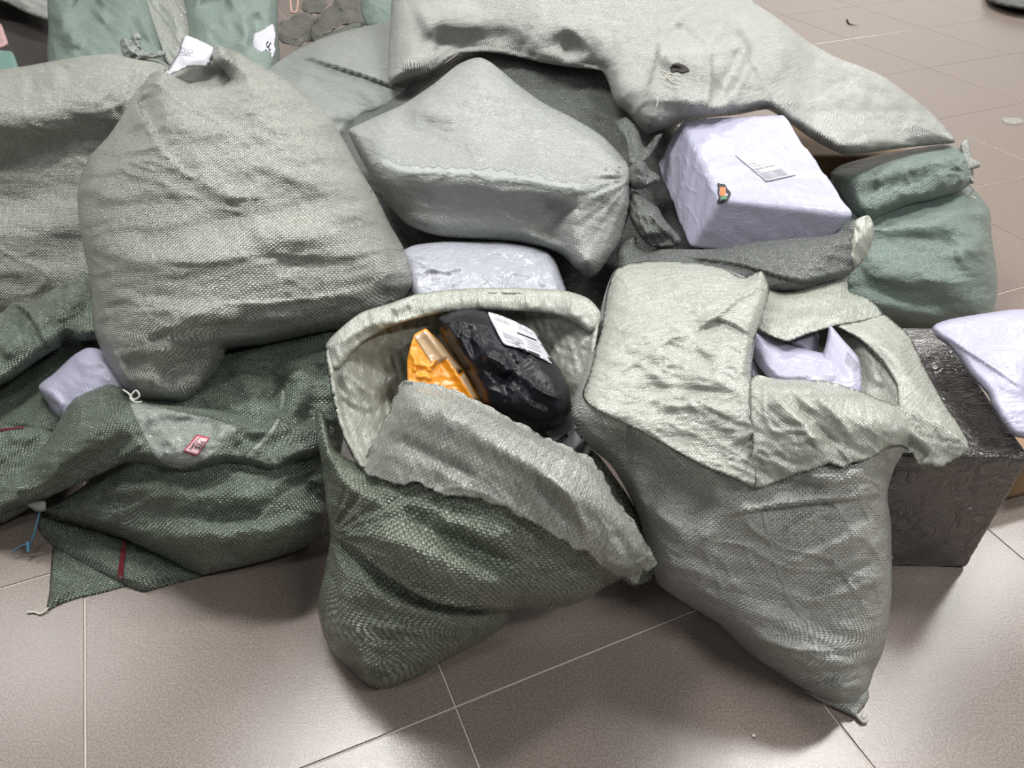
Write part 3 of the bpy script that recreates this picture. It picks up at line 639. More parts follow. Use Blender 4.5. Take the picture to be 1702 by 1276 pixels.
s18c = Surf([(92,900,1.66),(130,915,1.64),(180,942,1.61),(225,974,1.58),(207,975,1.572),(170,985,1.56),(130,994,1.548),(100,1004,1.535),(78,1014,1.523),(82,985,1.55),(84,950,1.59)], R=14, edge=.010, dome=.008, step=3.5, seed=182,
    strokes=[('c',6,.012,[(85,1008),(105,985),(118,960)]),('r',8,-.008,[(92,935),(120,955),(150,970)]),('r',6,.006,[(180,965),(182,978)])], wr=[(25,30,10,.004,'n')])
cloth('corner_ear', s18c, M['green'], t, back=.01, uvrot=-20)
tube('corner_string', [PF(80,1010,.006),PF(74,1016,.004),PF(66,1020,.003),PF(58,1017,.003),PF(45,1018,.003)], .0022, M['string'], t, label='frayed white string at the sack corner')
fold = Surf([(-70,880,1.66),(-60,840,1.67),(0,800,1.66),(40,780,1.65),(70,745,1.64),(95,705,1.63),(120,665,1.63),(160,645,1.63),(182,638,1.63),(200,645,1.62),(212,660,1.60),(250,668,1.57),(300,673,1.56),(360,681,1.55),(400,690,1.55),(425,700,1.54),(460,690,1.55),(500,700,1.56),(545,690,1.58),(540,745,1.55),(522,763,1.54),(490,772,1.53),(460,788,1.52),(420,778,1.51),(380,771,1.50),(345,778,1.50),(310,784,1.495),(270,778,1.505),(245,770,1.515),(212,768,1.53),(170,787,1.55),(125,806,1.57),(75,829,1.60),(40,842,1.62),(12,852,1.63),(0,864,1.635),(-30,885,1.65)],
    R=26, edge=.030, dome=.05, step=4, seed=19, cr=-25,
    strokes=[('r', 20, .020, [(60,800),(130,740),(200,700),(240,690)]), ('r', 16, -.016, [(60,830),(130,780),(200,745),(250,735)]), ('c', 9, .018, [(10,850),(20,830),(40,800)]),
             ('s', 20, .014, [(240,735),(220,750),(200,765)]), ('r', 14, -.018, [(235,720),(255,718),(250,745)]), ('r', 14, .014, [(250,668),(320,676),(400,700),(450,720)]),
             ('r', 18, -.014, [(250,700),(300,700),(370,712)]), ('r', 9, .010, [(330,768),(370,755),(392,745)]), ('c', 8, -.012, [(372,752),(395,742),(400,760)]),
             ('r', 10, .010, [(430,775),(470,765),(510,740)]), ('r', 10, -.012, [(400,725),(450,735),(500,715)])],
    wr=[(-30,70,18,.005,'n'),(0,50,12,.003,'n'),(20,40,9,.003,'k',450,740,90)])
cloth('folded_top', fold, M['green'], t, back=.05, uvrot=-28)
pouch = Surf([(215,668),(250,672),(300,684),(345,694),(390,708),(395,716),(360,750),(325,772),(300,778),(270,770),(250,745),(235,715)], over=fold, off=.006, R=10, edge=.003, dome=0, step=4, seed=33,
    strokes=[('c',4,.006,[(272,745),(278,760),(284,775)]),('r',6,.006,[(262,720),(285,735),(300,750)]),('r',8,.005,[(360,715),(365,725),(375,712)]),('c',4,.005,[(285,690),(300,692),(315,700)])], wr=[(40,25,10,.003,'n')])
cloth('clear_pouch', pouch, M['clear'], t, thick=.001, label='clear plastic document pouch')
tq = [(327,722),(349,727),(327,759),(304,750)]
patch('tag', pouch, tq, M['redink'], t, off=.002, n=8, label='small pink paper tag with red border and pen writing')
patch('tag_face', pouch, [(328,725),(346,729),(327,756),(307,749)], M['pinkpaper'], t, off=.0032, n=8)
print_marks('tag_writing', pouch, [(307,746),(328,722),(348,730),(325,758)], [], M['ink'], t, off=.0048, texts=[('536', .32, .52, .82, .92)], lines=[([(.1,.2),(.3,.35),(.5,.2),(.9,.3)], .04), ([(.1,.42),(.4,.3),(.7,.42)], .04)])
film2 = Surf([(468,648),(474,652),(470,690),(450,725),(412,762),(408,757),(445,718),(462,690)], over=fold, off=.004, R=4, edge=.002, dome=0, step=3, seed=34)
cloth('film_strip', film2, M['clear'], t, thick=.001)
sp = Surf([(45,838,1.59),(75,832,1.58),(76,848,1.58),(60,850,1.59)], R=6, edge=.006, dome=0, step=3); cloth('film_tab', sp, M['milky'], t, thick=.002)
bt = tag(tube('cable_tie', [P(66,850,1.61),P(62,866,1.60),P(57,886,1.60),P(50,905,1.61),P(47,913,1.61)], .0022, M['bluetie']), 'blue plastic cable tie hanging from the lower left green sack', 'cable tie')
tube('tail', [P(49,905,1.61),P(40,905,1.61),P(30,910,1.61),P(20,919,1.61)], .0014, M['bluetie'], bt); tube('lock', [P(46,900,1.605),P(47,908,1.605),P(47,917,1.605)], .0038, M['bluetie'], bt)

# --- tied sack in the middle
t = sack('grey laminated sack tied with a knot at right, box-shaped, in the middle of the pile', 850, 440, 1.9)
s7 = Surf([(580,216,2.14),(600,205,2.15),(640,187,2.16),(672,172,2.17),(720,140,2.19),(760,108,2.21),(785,97,2.21),(800,96,2.21),(818,105,2.20),(860,140,2.18),(905,172,2.16),(950,195,2.13),(1000,225,2.08),(1030,255,2.03),(1046,272,2.0),(1052,290,1.97),(1050,310,1.96),(1050,340,1.95),(1040,375,1.92),(1030,405,1.89),(1005,440,1.86),(990,458,1.83),(978,462,1.83),(955,445,1.84),(935,425,1.86),(905,412,1.87),(860,402,1.89),(800,397,1.90),(740,394,1.91),(700,384,1.92),(675,372,1.94),(650,345,1.98),(625,310,2.03),(604,272,2.08),(588,240,2.12)],
    R=46, edge=.07, dome=.075, step=4.5, seed=7, cr=14,
    strokes=[('R', 52, .085, [(590,262),(640,275),(730,285),(843,294),(937,310),(1000,308)]), ('c', 16, .016, [(600,266),(660,285),(730,284),(843,293),(937,310),(1010,308)]),
             ('r', 44, -.022, [(620,225),(700,225),(800,240),(900,250)]), ('r', 30, .018, [(665,178),(740,205),(800,240),(830,275)]),
             ('r', 26, .022, [(985,455),(968,410),(948,342)]), ('r', 30, -.02, [(900,400),(920,360),(930,330)]), ('R', 44, -.030, [(660,345),(780,352),(900,362)]),
             ('r', 8, .006, [(700,190),(740,195),(760,208)]), ('r', 8, .006, [(870,200),(930,212),(970,228)]), ('r', 7, -.006, [(860,205),(920,222),(965,232)]),
             ('s', 16, .012, [(820,115),(870,160),(930,195),(990,235),(1040,285)])],
    wr=[(14,110,30,.004,'n'),(10,60,10,.0018,'n'),(22,40,8,.0025,'k',720,200,90,40)], radial=[(1053,294,26,52,20,.014,5)])
cloth('body', s7, M['pale2'], t, back=.16, uvrot=16, uvbend=.3)
strip = Surf([(604,266),(620,260),(640,262),(664,274),(700,276),(760,278),(843,284),(940,301),(1000,309),(990,319),(935,317),(843,303),(760,294),(700,290),(658,292),(638,280),(625,273),(610,279)], over=s7, off=.0012, R=5, edge=.0, dome=0, step=3.0, jag=5, seed=71, wr=[(5,30,8,.0015,'n')])
cloth('film_seam', strip, M['milky'], t, thick=.001, label='milky clear film seam')
k1 = Surf([(1046,278,1.95),(1058,266,1.945),(1072,270,1.94),(1080,282,1.94),(1094,290,1.94),(1096,300,1.93),(1084,306,1.92),(1068,314,1.92),(1052,314,1.925),(1044,300,1.935)], R=12, edge=.03, dome=.02, step=2.5, seed=72,
    strokes=[('c',5,-.016,[(1050,286),(1066,292),(1090,297)]),('c',5,.012,[(1056,272),(1064,284),(1060,300)]),('c',4,-.012,[(1070,276),(1078,290),(1074,306)])], fade=3, cap=2.5)
cloth('knot', k1, M['slate'], t, back=.05)
k2 = Surf([(1052,318,1.935),(1064,322,1.93),(1080,336,1.92),(1094,345,1.915),(1102,360,1.905),(1118,380,1.89),(1132,398,1.88),(1128,408,1.88),(1100,412,1.87),(1080,408,1.87),(1066,395,1.88),(1056,380,1.89),(1046,360,1.905),(1044,338,1.925)], R=14, edge=.03, dome=.02, step=2.8, seed=73,
    strokes=[('c',6,-.02,[(1058,325),(1076,352),(1094,380)]),('c',5,.016,[(1062,335),(1082,360),(1115,390)]),('c',5,-.014,[(1052,335),(1060,362),(1072,392)]),('c',5,.012,[(1056,345),(1066,370),(1080,395)]),('r',8,-.018,[(1075,398),(1100,398),(1125,400)])], wr=[(55,30,7,.008,'n')], fade=3, cap=2.5)
cloth('gathered_neck', k2, M['slate'], t, back=.06)
k3 = Surf([(1046,272,1.96),(1040,240,2.03),(1022,205,2.1),(1040,195,2.1),(1060,215,2.07),(1072,245,2.03),(1090,225,2.06),(1102,222,2.06),(1078,262,1.99),(1062,272,1.96)], R=10, edge=.025, dome=.0, step=2.8, seed=74, strokes=[('c',5,-.02,[(1045,210),(1052,240),(1054,268)]),('c',5,.014,[(1036,212),(1046,240),(1050,266)]),('c',5,-.014,[(1090,230),(1070,258),(1056,270)])], fade=3, cap=2.5)
cloth('gathered_mouth', k3, M['slate'], t, back=.05)

# --- wide sack on top of the pile with a flat tail to the right
t = sack('wide grey woven sack on top of the pile with a torn hole and empty tail', 1000, 180, 2.4)
s6 = Surf([(655,-110,2.85),(652,-40,2.72),(650,20,2.62),(646,80,2.52),(647,138,2.44),(680,132,2.43),(720,118,2.42),(760,90,2.42),(800,86,2.42),(850,92,2.40),(900,104,2.37),(950,112,2.34),(1000,118,2.30),(1012,140,2.27),(1022,170,2.24),(1046,190,2.20),(1060,208,2.17),(1076,222,2.14),(1096,217,2.13),(1140,203,2.12),(1185,195,2.12),(1230,190,2.12),(1275,182,2.12),(1300,196,2.10),(1345,228,2.06),(1375,245,2.04),(1404,257,2.03),(1440,254,2.05),(1500,246,2.10),(1560,240,2.15),(1588,236,2.18),(1575,215,2.22),(1540,180,2.27),(1500,150,2.30),(1470,128,2.32),(1430,110,2.34),(1390,95,2.37),(1345,70,2.42),(1312,45,2.48),(1290,28,2.52),(1255,5,2.58),(1225,-20,2.64),(1180,-80,2.76),(1100,-130,2.86),(900,-150,2.92),(750,-140,2.9)],
    R=70, edge=.11, dome=.10, step=5, seed=6, cr=25,
    strokes=[('s', 30, .02, [(650,145),(700,122),(760,98),(800,95),(860,105),(930,116),(1010,125)]), ('R', 24, -.075, [(715,72),(780,72),(830,66),(880,88)]), ('r', 30, .03, [(690,40),(730,20),(760,-20)]),
             ('R', 24, -.085, [(930,80),(955,80),(985,105),(1000,130)]), ('c', 22, .03, [(900,70),(940,46),(985,85),(1020,140),(1045,190)]),
             ('s', 50, .045, [(1040,200),(1070,160),(1092,100),(1096,60)]), ('r', 12, .016, [(1096,110),(1094,150),(1085,205)]),
             ('R', 13, .035, [(1232,50),(1250,82),(1218,150),(1186,190)]), ('s', 70, .045, [(1092,96),(1140,84),(1184,90)]), ('s', 60, .05, [(1182,72),(1183,140),(1176,195)]), ('c', 14, .02, [(1100,15),(1145,45),(1182,85),(1180,150)]),
             ('R', 15, -.05, [(1208,50),(1240,75),(1225,110),(1195,160)]), ('r', 18, .016, [(1190,40),(1215,60),(1222,95)]), ('r', 16, -.012, [(1120,40),(1150,60),(1170,85)]),
             ('R', 46, -.040, [(1320,120),(1380,150),(1450,180),(1520,210)]), ('r', 20, .014, [(1380,120),(1420,112),(1455,140),(1500,175),(1545,215)]), ('c', 9, .010, [(1285,190),(1340,205),(1400,250)]),
             ('r', 14, .012, [(1375,170),(1410,155),(1450,168)]), ('r', 12, -.014, [(1355,165),(1395,140),(1440,148),(1480,175)]), ('r', 18, -.02, [(1290,120),(1320,140),(1345,180)]), ('r', 26, .02, [(1250,120),(1290,100),(1310,70)]),
             ('r', 8, -.006, [(1108,118),(1120,114),(1134,118)])],
    wr=[(20,120,40,.008,'n'),(-30,70,22,.004,'n'),(0,40,10,.002,'n'),(70,60,20,.006,'n',1000,60,120)])
cloth('body', s6, M['pale'], t, back=.10, uvrot=-12)
hole = Surf([(1114,112),(1122,105),(1133,106),(1143,112),(1146,118),(1134,121),(1124,119),(1117,122)], over=s6, off=.0025, R=4, edge=0, dome=0, step=2); cloth('torn_hole', hole, M['dark'], t, thick=.001, label='ragged torn hole with its inner shade painted as a dark sheet')  # dark sheet laid on the sack; shade inside the hole is its colour
rs = np.random.RandomState(3)
for k in range(14):
    a0 = np.array([1096 + rs.rand() * 16, 110 + rs.rand() * 26]); b0 = a0 + np.array([10 + rs.rand() * 26, 4 + rs.rand() * 14])
    q = np.array([a0, (a0 + b0) / 2 + rs.randn(2) * 2.5, b0]); D = s6.eval(q) - .004
    tube('frayed_tape', list(map(Vector, pts3(q[:, 0], q[:, 1], D))), .0007, M['string'], t, n=4)
q = np.array([(1092,164),(1093,172),(1091,178)], float); tube('white_thread', list(map(Vector, pts3(q[:, 0], q[:, 1], s6.eval(q) - .006))), .0028, M['string'], t)

# --- grey green sack behind the pile
t = sack('smooth grey green sack with a long crease behind the big pale sack', 560, 210, 2.6)
s5 = Surf([(430,130,2.75),(455,108,2.78),(490,85,2.80),(530,66,2.82),(580,50,2.84),(648,36,2.86),(720,30,2.86),(740,120,2.70),(720,170,2.60),(672,172,2.52),(640,190,2.5),(600,205,2.48),(575,225,2.46),(560,240,2.46),(500,230,2.5),(440,180,2.6)],
    R=50, edge=.07, dome=.07, step=4.5, seed=5, cr=20,
    strokes=[('s', 34, .035, [(690,160),(640,138),(580,118),(520,100),(480,92)]), ('c', 6, .012, [(510,101),(560,112),(610,126),(650,140)]), ('r', 20, -.03, [(500,130),(560,165),(620,180)]), ('r', 16, .02, [(500,150),(540,185),(590,195)]), ('r', 18, -.03, [(540,205),(590,200),(630,190)])],
    wr=[(20,90,20,.006,'n'),(15,60,10,.003,'n')])
cloth('body', s5, M['grey'], t, back=.10, uvrot=20)

# --- white parcel in the gap
wb = Surf([(668,425,1.85),(672,415,1.86),(690,407,1.88),(745,401,1.90),(800,402,1.90),(830,402,1.90),(880,408,1.89),(912,420,1.87),(926,440,1.84),(940,478,1.80),(950,510,1.78),(930,540,1.76),(820,545,1.74),(700,530,1.76),(685,500,1.78),(676,465,1.80)],
    R=22, edge=.045, dome=.03, step=3, seed=12, cap=1.3,
    strokes=[('c',4,-.018,[(832,402),(812,412),(786,424),(780,440),(776,452)]),('s',12,.012,[(674,424),(700,432),(740,434),(782,428)]),('r',5,.008,[(694,438),(720,446),(745,450),(775,440)]),('c',4,.010,[(740,478),(765,465),(785,450)]),('c',4,.010,[(690,455),(710,450),(735,448)]),
             ('c',4,-.010,[(745,452),(748,470),(755,490)]),('c',4,.009,[(800,452),(815,470),(838,486)]),('c',4,.009,[(820,440),(850,452),(890,458)]),('c',4,-.010,[(835,430),(860,438),(880,445)]),('c',4,.010,[(860,415),(850,435),(870,448)]),('c',4,.008,[(900,430),(895,455),(905,480)]),('r',8,.010,[(800,415),(850,412),(900,425)])],
    wr=[(20,60,26,.005,'k'),(-50,44,22,.004,'k')], fade=4)
tag(cloth('parcel', wb, M['whitewrap'], None, back=.10), 'crumpled white wrapped parcel in the gap below the tied sack', 'parcel')

# --- slate sack holding the white box
t = sack('slate grey woven sack wrapped around the lower half of the white box', 1250, 470, 1.75)
s9 = Surf([(1025,425,1.86),(1032,405,1.88),(1045,394,1.89),(1056,392,1.89),(1060,410,1.87),(1075,420,1.85),(1101,414,1.84),(1139,414,1.83),(1182,414,1.82),(1250,402,1.79),(1317,396,1.76),(1371,392,1.74),(1398,384,1.73),(1420,365,1.72),(1436,400,1.72),(1425,440,1.70),(1410,458,1.69),(1370,472,1.68),(1330,484,1.675),(1300,484,1.675),(1270,490,1.70),(1200,500,1.72),(1100,495,1.75),(1040,470,1.80),(1028,446,1.83)],
    R=16, edge=.025, dome=.03, step=3.5, seed=9, cr=5,
    strokes=[('r', 8, -.03, [(1040,400),(1048,420),(1070,428)]), ('s', 16, .015, [(1390,455),(1340,468),(1270,452),(1230,440),(1120,425)]), ('c', 7, .012, [(1395,395),(1380,420),(1360,450)])],
    wr=[(5,60,12,.005,'n'),(20,30,8,.004,'k',1320,435,70)], fade=4)
cloth('body', s9, M['slate'], t, back=.12, uvrot=-5)
lip = Surf([(1402,452,1.70),(1405,425,1.70),(1412,395,1.70),(1420,368,1.71),(1432,360,1.715),(1444,358,1.72),(1452,372,1.72),(1452,395,1.715),(1444,418,1.71),(1434,434,1.705),(1420,448,1.70)], R=14, edge=.02, dome=.01, step=3, seed=91, strokes=[('r',8,-.02,[(1426,372),(1440,366),(1448,376)]),('r',7,.012,[(1412,440),(1420,410),(1430,385)])], wr=[(70,30,8,.006,'n')], fade=4)
cloth('folded_lip', lip, M['lining'], t, back=.02, label='pale inside of the turned-out lip')
wbk = [P(1140,212,2.06), P(1317,206,2.02), P(1422,356,1.745), P(1196,330,1.80)]
wbk[0] = wbk[3] + (wbk[0] - wbk[3]) * 1.14; wbk[1] = wbk[2] + (wbk[1] - wbk[2]) * 1.14; e3 = P(1140,414,1.885) - P(1196,332,1.80)
e3 = Vector((e3.x * .9, e3.y * .9, e3.z))
bx = thing('parcel_box', 'large white plastic wrapped box with a shipping label, upper right', 'box', wbk[3] + e3)
box8 = rounded_box('body', wbk + [c + e3 for c in wbk], M['white'], bx, r=.012, n=54, wr=[(.12, .05, .004, 'n'), (.10, .02, .0018, 'K'), (.06, .03, .0012, 'k')], seed=3, pill=.008)
top_depth = on_mesh(box8)
lq = [(1222,258),(1268,250),(1323,291),(1274,302)]
lab8 = patch('shipping_label', top_depth, lq, M['paper'], bx, off=.003, n=16, label='white shipping label with barcode')
rs = np.random.RandomState(5); bars = []; x = .08
while x < .86: w = rs.choice([.012, .02, .034]); bars.append((x, .68, min(x + w, .9), .93)); x += w + rs.choice([.012, .02])
print_marks('barcode', top_depth, lq, bars, M['greyink'], lab8, off=.0045)
for rc in [(.05,.52,.4,.56),(.45,.52,.8,.55),(.05,.60,.2,.65),(.08,.34,.34,.37),(.1,.44,.6,.455)]: print_marks('print_line', top_depth, lq, [rc], M['greyink'], lab8, off=.0045)
lid2 = top_depth
print_marks('hole_edge', lid2, [(1190,304),(1214,304),(1214,338),(1190,338)], [], M['ink'], bx, off=.003, lines=[([(.1,.05),(.3,.12),(.6,.15),(.75,.35),(.95,.5),(.8,.75),(.55,.9),(.15,.95)], .16), ([(.1,.95),(.25,.7),(.15,.5),(.2,.2)], .10)])
print_marks('orange_print', lid2, [(1190,304),(1214,304),(1214,338),(1190,338)], [(.26,.2,.68,.62)], M['orangeleaf'], bx, off=.004)
print_marks('green_print', lid2, [(1190,304),(1214,304),(1214,338),(1190,338)], [(.34,.62,.75,.80)], M['greenleaf'], bx, off=.004)

# --- mint green sack at right with a rolled top
t = sack('mint green sack with a rolled tied top at the right end of the pile', 1540, 540, 2.2)
s10 = Surf([(1370,300,2.30),(1420,290,2.31),(1500,300,2.31),(1570,300,2.31),(1612,310,2.30),(1632,330,2.29),(1645,350,2.28),(1648,390,2.27),(1654,430,2.26),(1658,470,2.255),(1655,510,2.25),(1646,540,2.25),(1600,548,2.24),(1540,550,2.22),(1480,545,2.2),(1420,540,2.18),(1360,500,2.2),(1340,400,2.25)],
    R=70, edge=.10, dome=.09, step=4.5, seed=10, cr=10,
    strokes=[('s', 26, .02, [(1420,378),(1480,378),(1550,370),(1610,345)]), ('r', 16, -.024, [(1420,392),(1490,398),(1560,400),(1610,415)]), ('r', 20, .016, [(1430,440),(1520,455),(1620,480)]), ('r', 14, -.018, [(1420,460),(1500,490),(1590,510)]), ('r', 12, .012, [(1430,500),(1500,515),(1580,530)]), ('r', 20, .014, [(1585,430),(1620,410),(1640,400)])],
    wr=[(12,80,18,.007,'n'),(0,60,10,.003,'n')])
cloth('body', s10, M['mint'], t, back=.14, uvrot=5)
roll = Surf([(1380,290,2.18),(1395,276,2.19),(1425,266,2.2),(1470,255,2.2),(1530,245,2.21),(1570,240,2.22),(1595,246,2.22),(1612,262,2.22),(1618,285,2.21),(1614,305,2.20),(1590,320,2.18),(1550,333,2.16),(1510,342,2.14),(1480,355,2.13),(1450,368,2.12),(1428,365,2.12),(1405,335,2.14)],
    R=40, edge=.07, dome=.05, step=4, seed=101, cr=-15, strokes=[('r',16,.012,[(1400,300),(1480,280),(1560,262),(1600,262)]),('r',16,-.014,[(1420,330),(1490,308),(1570,285)]),('c',7,-.014,[(1445,278),(1455,300),(1450,330)])], wr=[(75,40,14,.004,'n'),(-10,60,20,.004,'n')], radial=[(1605,285,16,24,11,.010,2)])
cloth('rolled_top', roll, M['mint'], t, back=.08, uvrot=-12)
tie = Surf([(1596,240,2.2),(1606,232,2.2),(1612,238,2.2),(1616,262,2.19),(1630,272,2.19),(1628,278,2.19),(1612,284,2.185),(1620,300,2.18),(1616,306,2.18),(1604,292,2.18),(1600,265,2.19)], R=6, edge=.014, dome=0, step=2.2, seed=102, strokes=[('c',3,-.01,[(1600,250),(1614,268),(1612,296)])], fade=2)
cloth('tie', tie, M['pale'], t, back=.02)
tube('frayed_string', [P(1610,306,2.18),P(1618,315,2.19),P(1612,324,2.2),P(1622,330,2.2)], .002, M['string'], t, n=4)

# --- cardboard box glimpsed under the tail
c0 = P(1330,262,2.30); zt = c0.z
bxs = [Vector((c0.x, c0.y + .3, zt)), Vector((c0.x + .35, c0.y + .3, zt)), Vector((c0.x + .35, c0.y, zt)), Vector((c0.x, c0.y, zt))]
ob = rounded_box('cardboard_box', bxs + [Vector((p.x, p.y, .001)) for p in bxs], M['kraft'], r=.004, n=10)
tag(ob, 'brown cardboard box glimpsed under the flat sack tail', 'box')

# --- added dark filler sack inside the pile, standing in for shade in the gaps
sm = Surf([(540,200,2.55),(620,150,2.56),(700,130,2.52),(800,70,2.56),(950,60,2.54),(1060,120,2.44),(1120,190,2.34),(1170,420,2.12),(1060,520,2.0),(900,520,2.05),(700,480,2.08),(600,420,2.15),(560,280,2.35)], R=60, edge=.05, dome=.03, step=7, seed=77, wr=[(20,90,30,.012,'n')], strokes=[('r',14,.03,[(950,160),(1010,190),(1050,235)])])
tag(cloth('woven_sack', sm, M['slate'], None, back=.04), 'added dark filler sack standing in for shade in the gap above the tied sack', 'sack')

# --- open sack, front centre
t = sack('open dark green sack at front centre holding orange and black parcels', 720, 1100, 1.42)
s13 = Surf([(524,684,1.46),(531,677,1.46),(539,688,1.45),(546,715,1.44),(556,745,1.425),(580,763,1.41),(606,772,1.40),(625,728,1.39),(645,688,1.385),(668,645,1.37),(700,640,1.35),(752,652,1.33),(800,674,1.31),(873,712,1.28),(920,735,1.27),(975,762,1.26),(1000,790,1.26),(1030,840,1.27),(1056,880,1.285),(1075,920,1.31),(1060,950,1.33),(1035,962,1.345),(1010,973,1.36),(966,1000,1.385),(928,1010,1.40),(890,1012,1.41),(857,1013,1.415),(842,1036,1.425),(807,1063,1.42),(741,1097,1.415),(690,1127,1.40),(655,1141,1.392),(632,1145,1.388),(610,1139,1.393),(582,1114,1.412),(555,1086,1.42),(536,1050,1.43),(528,1004,1.44),(537,960,1.445),(549,892,1.45),(543,840,1.45),(533,760,1.455),(526,715,1.46)],
    R=70, edge=.09, dome=.08, step=4, seed=13, cr=25,
    strokes=[('s', 16, .013, [(846,1030),(760,1046),(680,1050),(610,1040)]), ('s', 16, .012, [(850,1020),(760,1028),(690,1024),(610,1000)]), ('s', 16, .012, [(800,1066),(720,1080),(640,1082),(596,1068)]), ('s', 18, .014, [(660,1122),(620,1112),(590,1095)]), ('s', 110, .085, [(905,1014),(857,1014),(780,1008),(720,1000),(650,962),(590,912),(545,885)]), ('r', 26, -.02, [(540,890),(600,915),(660,960),(740,1000),(830,1015),(900,1012)]), ('c', 12, -.018, [(545,885),(590,905),(650,960),(720,1000),(830,1014)]),
             ('r', 30, .026, [(600,860),(700,920),(820,970),(940,985)]), ('r', 24, .020, [(560,930),(610,970),(680,1010),(780,1040)]),
             ('c', 9, -.016, [(552,893),(580,930),(620,970),(660,995)]), ('c', 8, .012, [(556,900),(566,960),(590,1020)]), ('r', 12, -.012, [(600,1000),(680,1025),(760,1045)]), ('r', 10, .010, [(600,1030),(680,1052),(760,1062)]),
             ('c', 8, -.012, [(620,1050),(700,1048),(790,1040),(840,1030)]), ('c', 8, -.010, [(615,1085),(690,1080),(770,1066)]), ('r', 9, -.012, [(580,1105),(610,1118),(650,1120)]), ('r', 8, .010, [(590,1118),(620,1130),(660,1128)]),
             ('r', 16, -.02, [(560,730),(590,770),(620,800),(650,815)]), ('r', 14, .014, [(535,700),(548,760),(580,810),(640,845)]), ('r', 20, .012, [(700,860),(800,880),(900,920)]), ('r', 16, -.012, [(650,850),(760,900),(880,950)]),
             ('r', 10, -.010, [(870,960),(930,950),(980,930)])],
    wr=[(25,120,22,.006,'n'),(8,90,12,.004,'n',690,1050,130,70),(35,60,9,.003,'k',680,980,140,80)], radial=[(550,888,24,110,15,.011,6)])
cloth('body', s13, M['sage'], t, back=.12, uvrot=12, uvbend=.2)
flap = Surf([(668,636),(690,634),(720,638),(752,646),(800,669),(873,708),(917,730),(977,757),(998,781),(1021,823),(1054,867),(1070,894),(1092,934),(1085,946),(1076,952),(1070,948),(1057,969),(1045,962),(1027,957),(1005,946),(990,932),(977,917),(955,912),(928,895),(905,882),(884,866),(862,858),(840,843),(815,838),(796,827),(765,826),(736,823),(714,812),(692,800),(675,805),(654,804),(628,795),(601,779),(612,750),(628,722),(648,680)],
    over=s13, off=.022, orel=.35, R=8, edge=.002, dome=0, step=3.2, seed=131, jag=3, curl=.004,
    strokes=[('r',9,.007,[(740,660),(735,720),(728,800)]),('r',22,.012,[(660,660),(760,700),(880,770),(1000,860)]),('r',12,-.010,[(640,720),(720,760),(800,800)]),('s',14,.012,[(1050,935),(1065,930),(1085,915)]),('r',10,-.012,[(1020,880),(1045,920),(1050,945)]),('r',9,.012,[(1000,930),(1030,940),(1060,945)]),('r',9,-.008,[(880,790),(920,830),(950,880)]),('r',9,.008,[(900,780),(945,825),(980,890)])],
    wr=[(65,90,14,.0022,'n'),(-20,40,14,.002,'k',680,720,90)])
cloth('folded_front', flap, M['flap'], t, thick=.002, uvrot=25, label='pale crinkled inside of the sack folded out over the front')
rw = Surf([(960,740,1.43),(990,752,1.425),(1020,790,1.42),(1050,835,1.425),(1075,890,1.43),(1094,940,1.44),(1085,965,1.445),(1050,975,1.44),(1000,930,1.43),(950,830,1.43)], R=20, edge=.012, dome=.01, step=5, seed=134, cr=60)
cloth('side_wall', rw, M['sage'], t, thick=.004, uvrot=50)
lin = Surf([(601,779,1.36),(585,757,1.395),(563,708,1.41),(552,658,1.43),(544,615,1.45),(540,587,1.47),(549,565,1.48),(571,543,1.49),(601,521,1.51),(648,506,1.53),(692,491,1.545),(747,483,1.56),(829,480,1.565),(900,482,1.56),(944,486,1.55),(977,498,1.53),(997,520,1.51),(995,560,1.48),(985,610,1.45),(968,660,1.43),(975,700,1.42),(985,745,1.42),(960,785,1.42),(880,800,1.39),(760,770,1.40),(660,780,1.39)],
    R=70, edge=.10, dome=-.24, step=4, seed=132,
    strokes=[('r', 14, .012, [(560,600),(600,640),(640,660)]), ('s', 22, .020, [(925,650),(950,590),(985,545)]), ('r', 10, -.014, [(915,560),(950,540),(985,530)]), ('r', 16, .012, [(700,500),(800,492),(900,500)]), ('r', 14, -.014, [(720,520),(800,508),(880,520)]), ('r', 12, .012, [(575,560),(620,580),(660,560)]), ('r', 10, -.010, [(560,660),(600,690),(640,680)]), ('c', 8, .010, [(545,590),(575,640),(600,720)])],
    wr=[(70,60,12,.006,'n'),(35,50,14,.005,'k'),(80,30,7,.003,'n')], clampfloor=True)
cloth('lining', lin, M['lining'], t, thick=.004, uvrot=10, label='pale crinkled inner wall and rolled rim')

rim = Surf([(547,590,1.455),(541,575,1.46),(549,562,1.465),(571,541,1.475),(601,519,1.495),(648,504,1.515),(692,489,1.53),(747,481,1.545),(829,478,1.55),(900,480,1.545),(944,484,1.535),(978,496,1.515),(998,519,1.495),(994,545,1.475),(980,552,1.475),(955,535,1.49),(920,522,1.51),(870,517,1.52),(800,516,1.525),(740,520,1.515),(690,530,1.50),(645,545,1.485),(605,568,1.465),(580,592,1.45),(565,612,1.44),(552,612,1.44)], R=18, edge=.013, dome=.003, step=3.5, seed=133, cr=70, wr=[(75,40,9,.003,'n')], strokes=[('r',8,.008,[(560,575),(600,545),(640,530)]),('r',9,-.008,[(640,515),(660,525),(690,510)])])
cloth('rolled_rim', rim, M['lining'], t, back=.02, uvrot=0, label='pale rolled rim of the open sack')

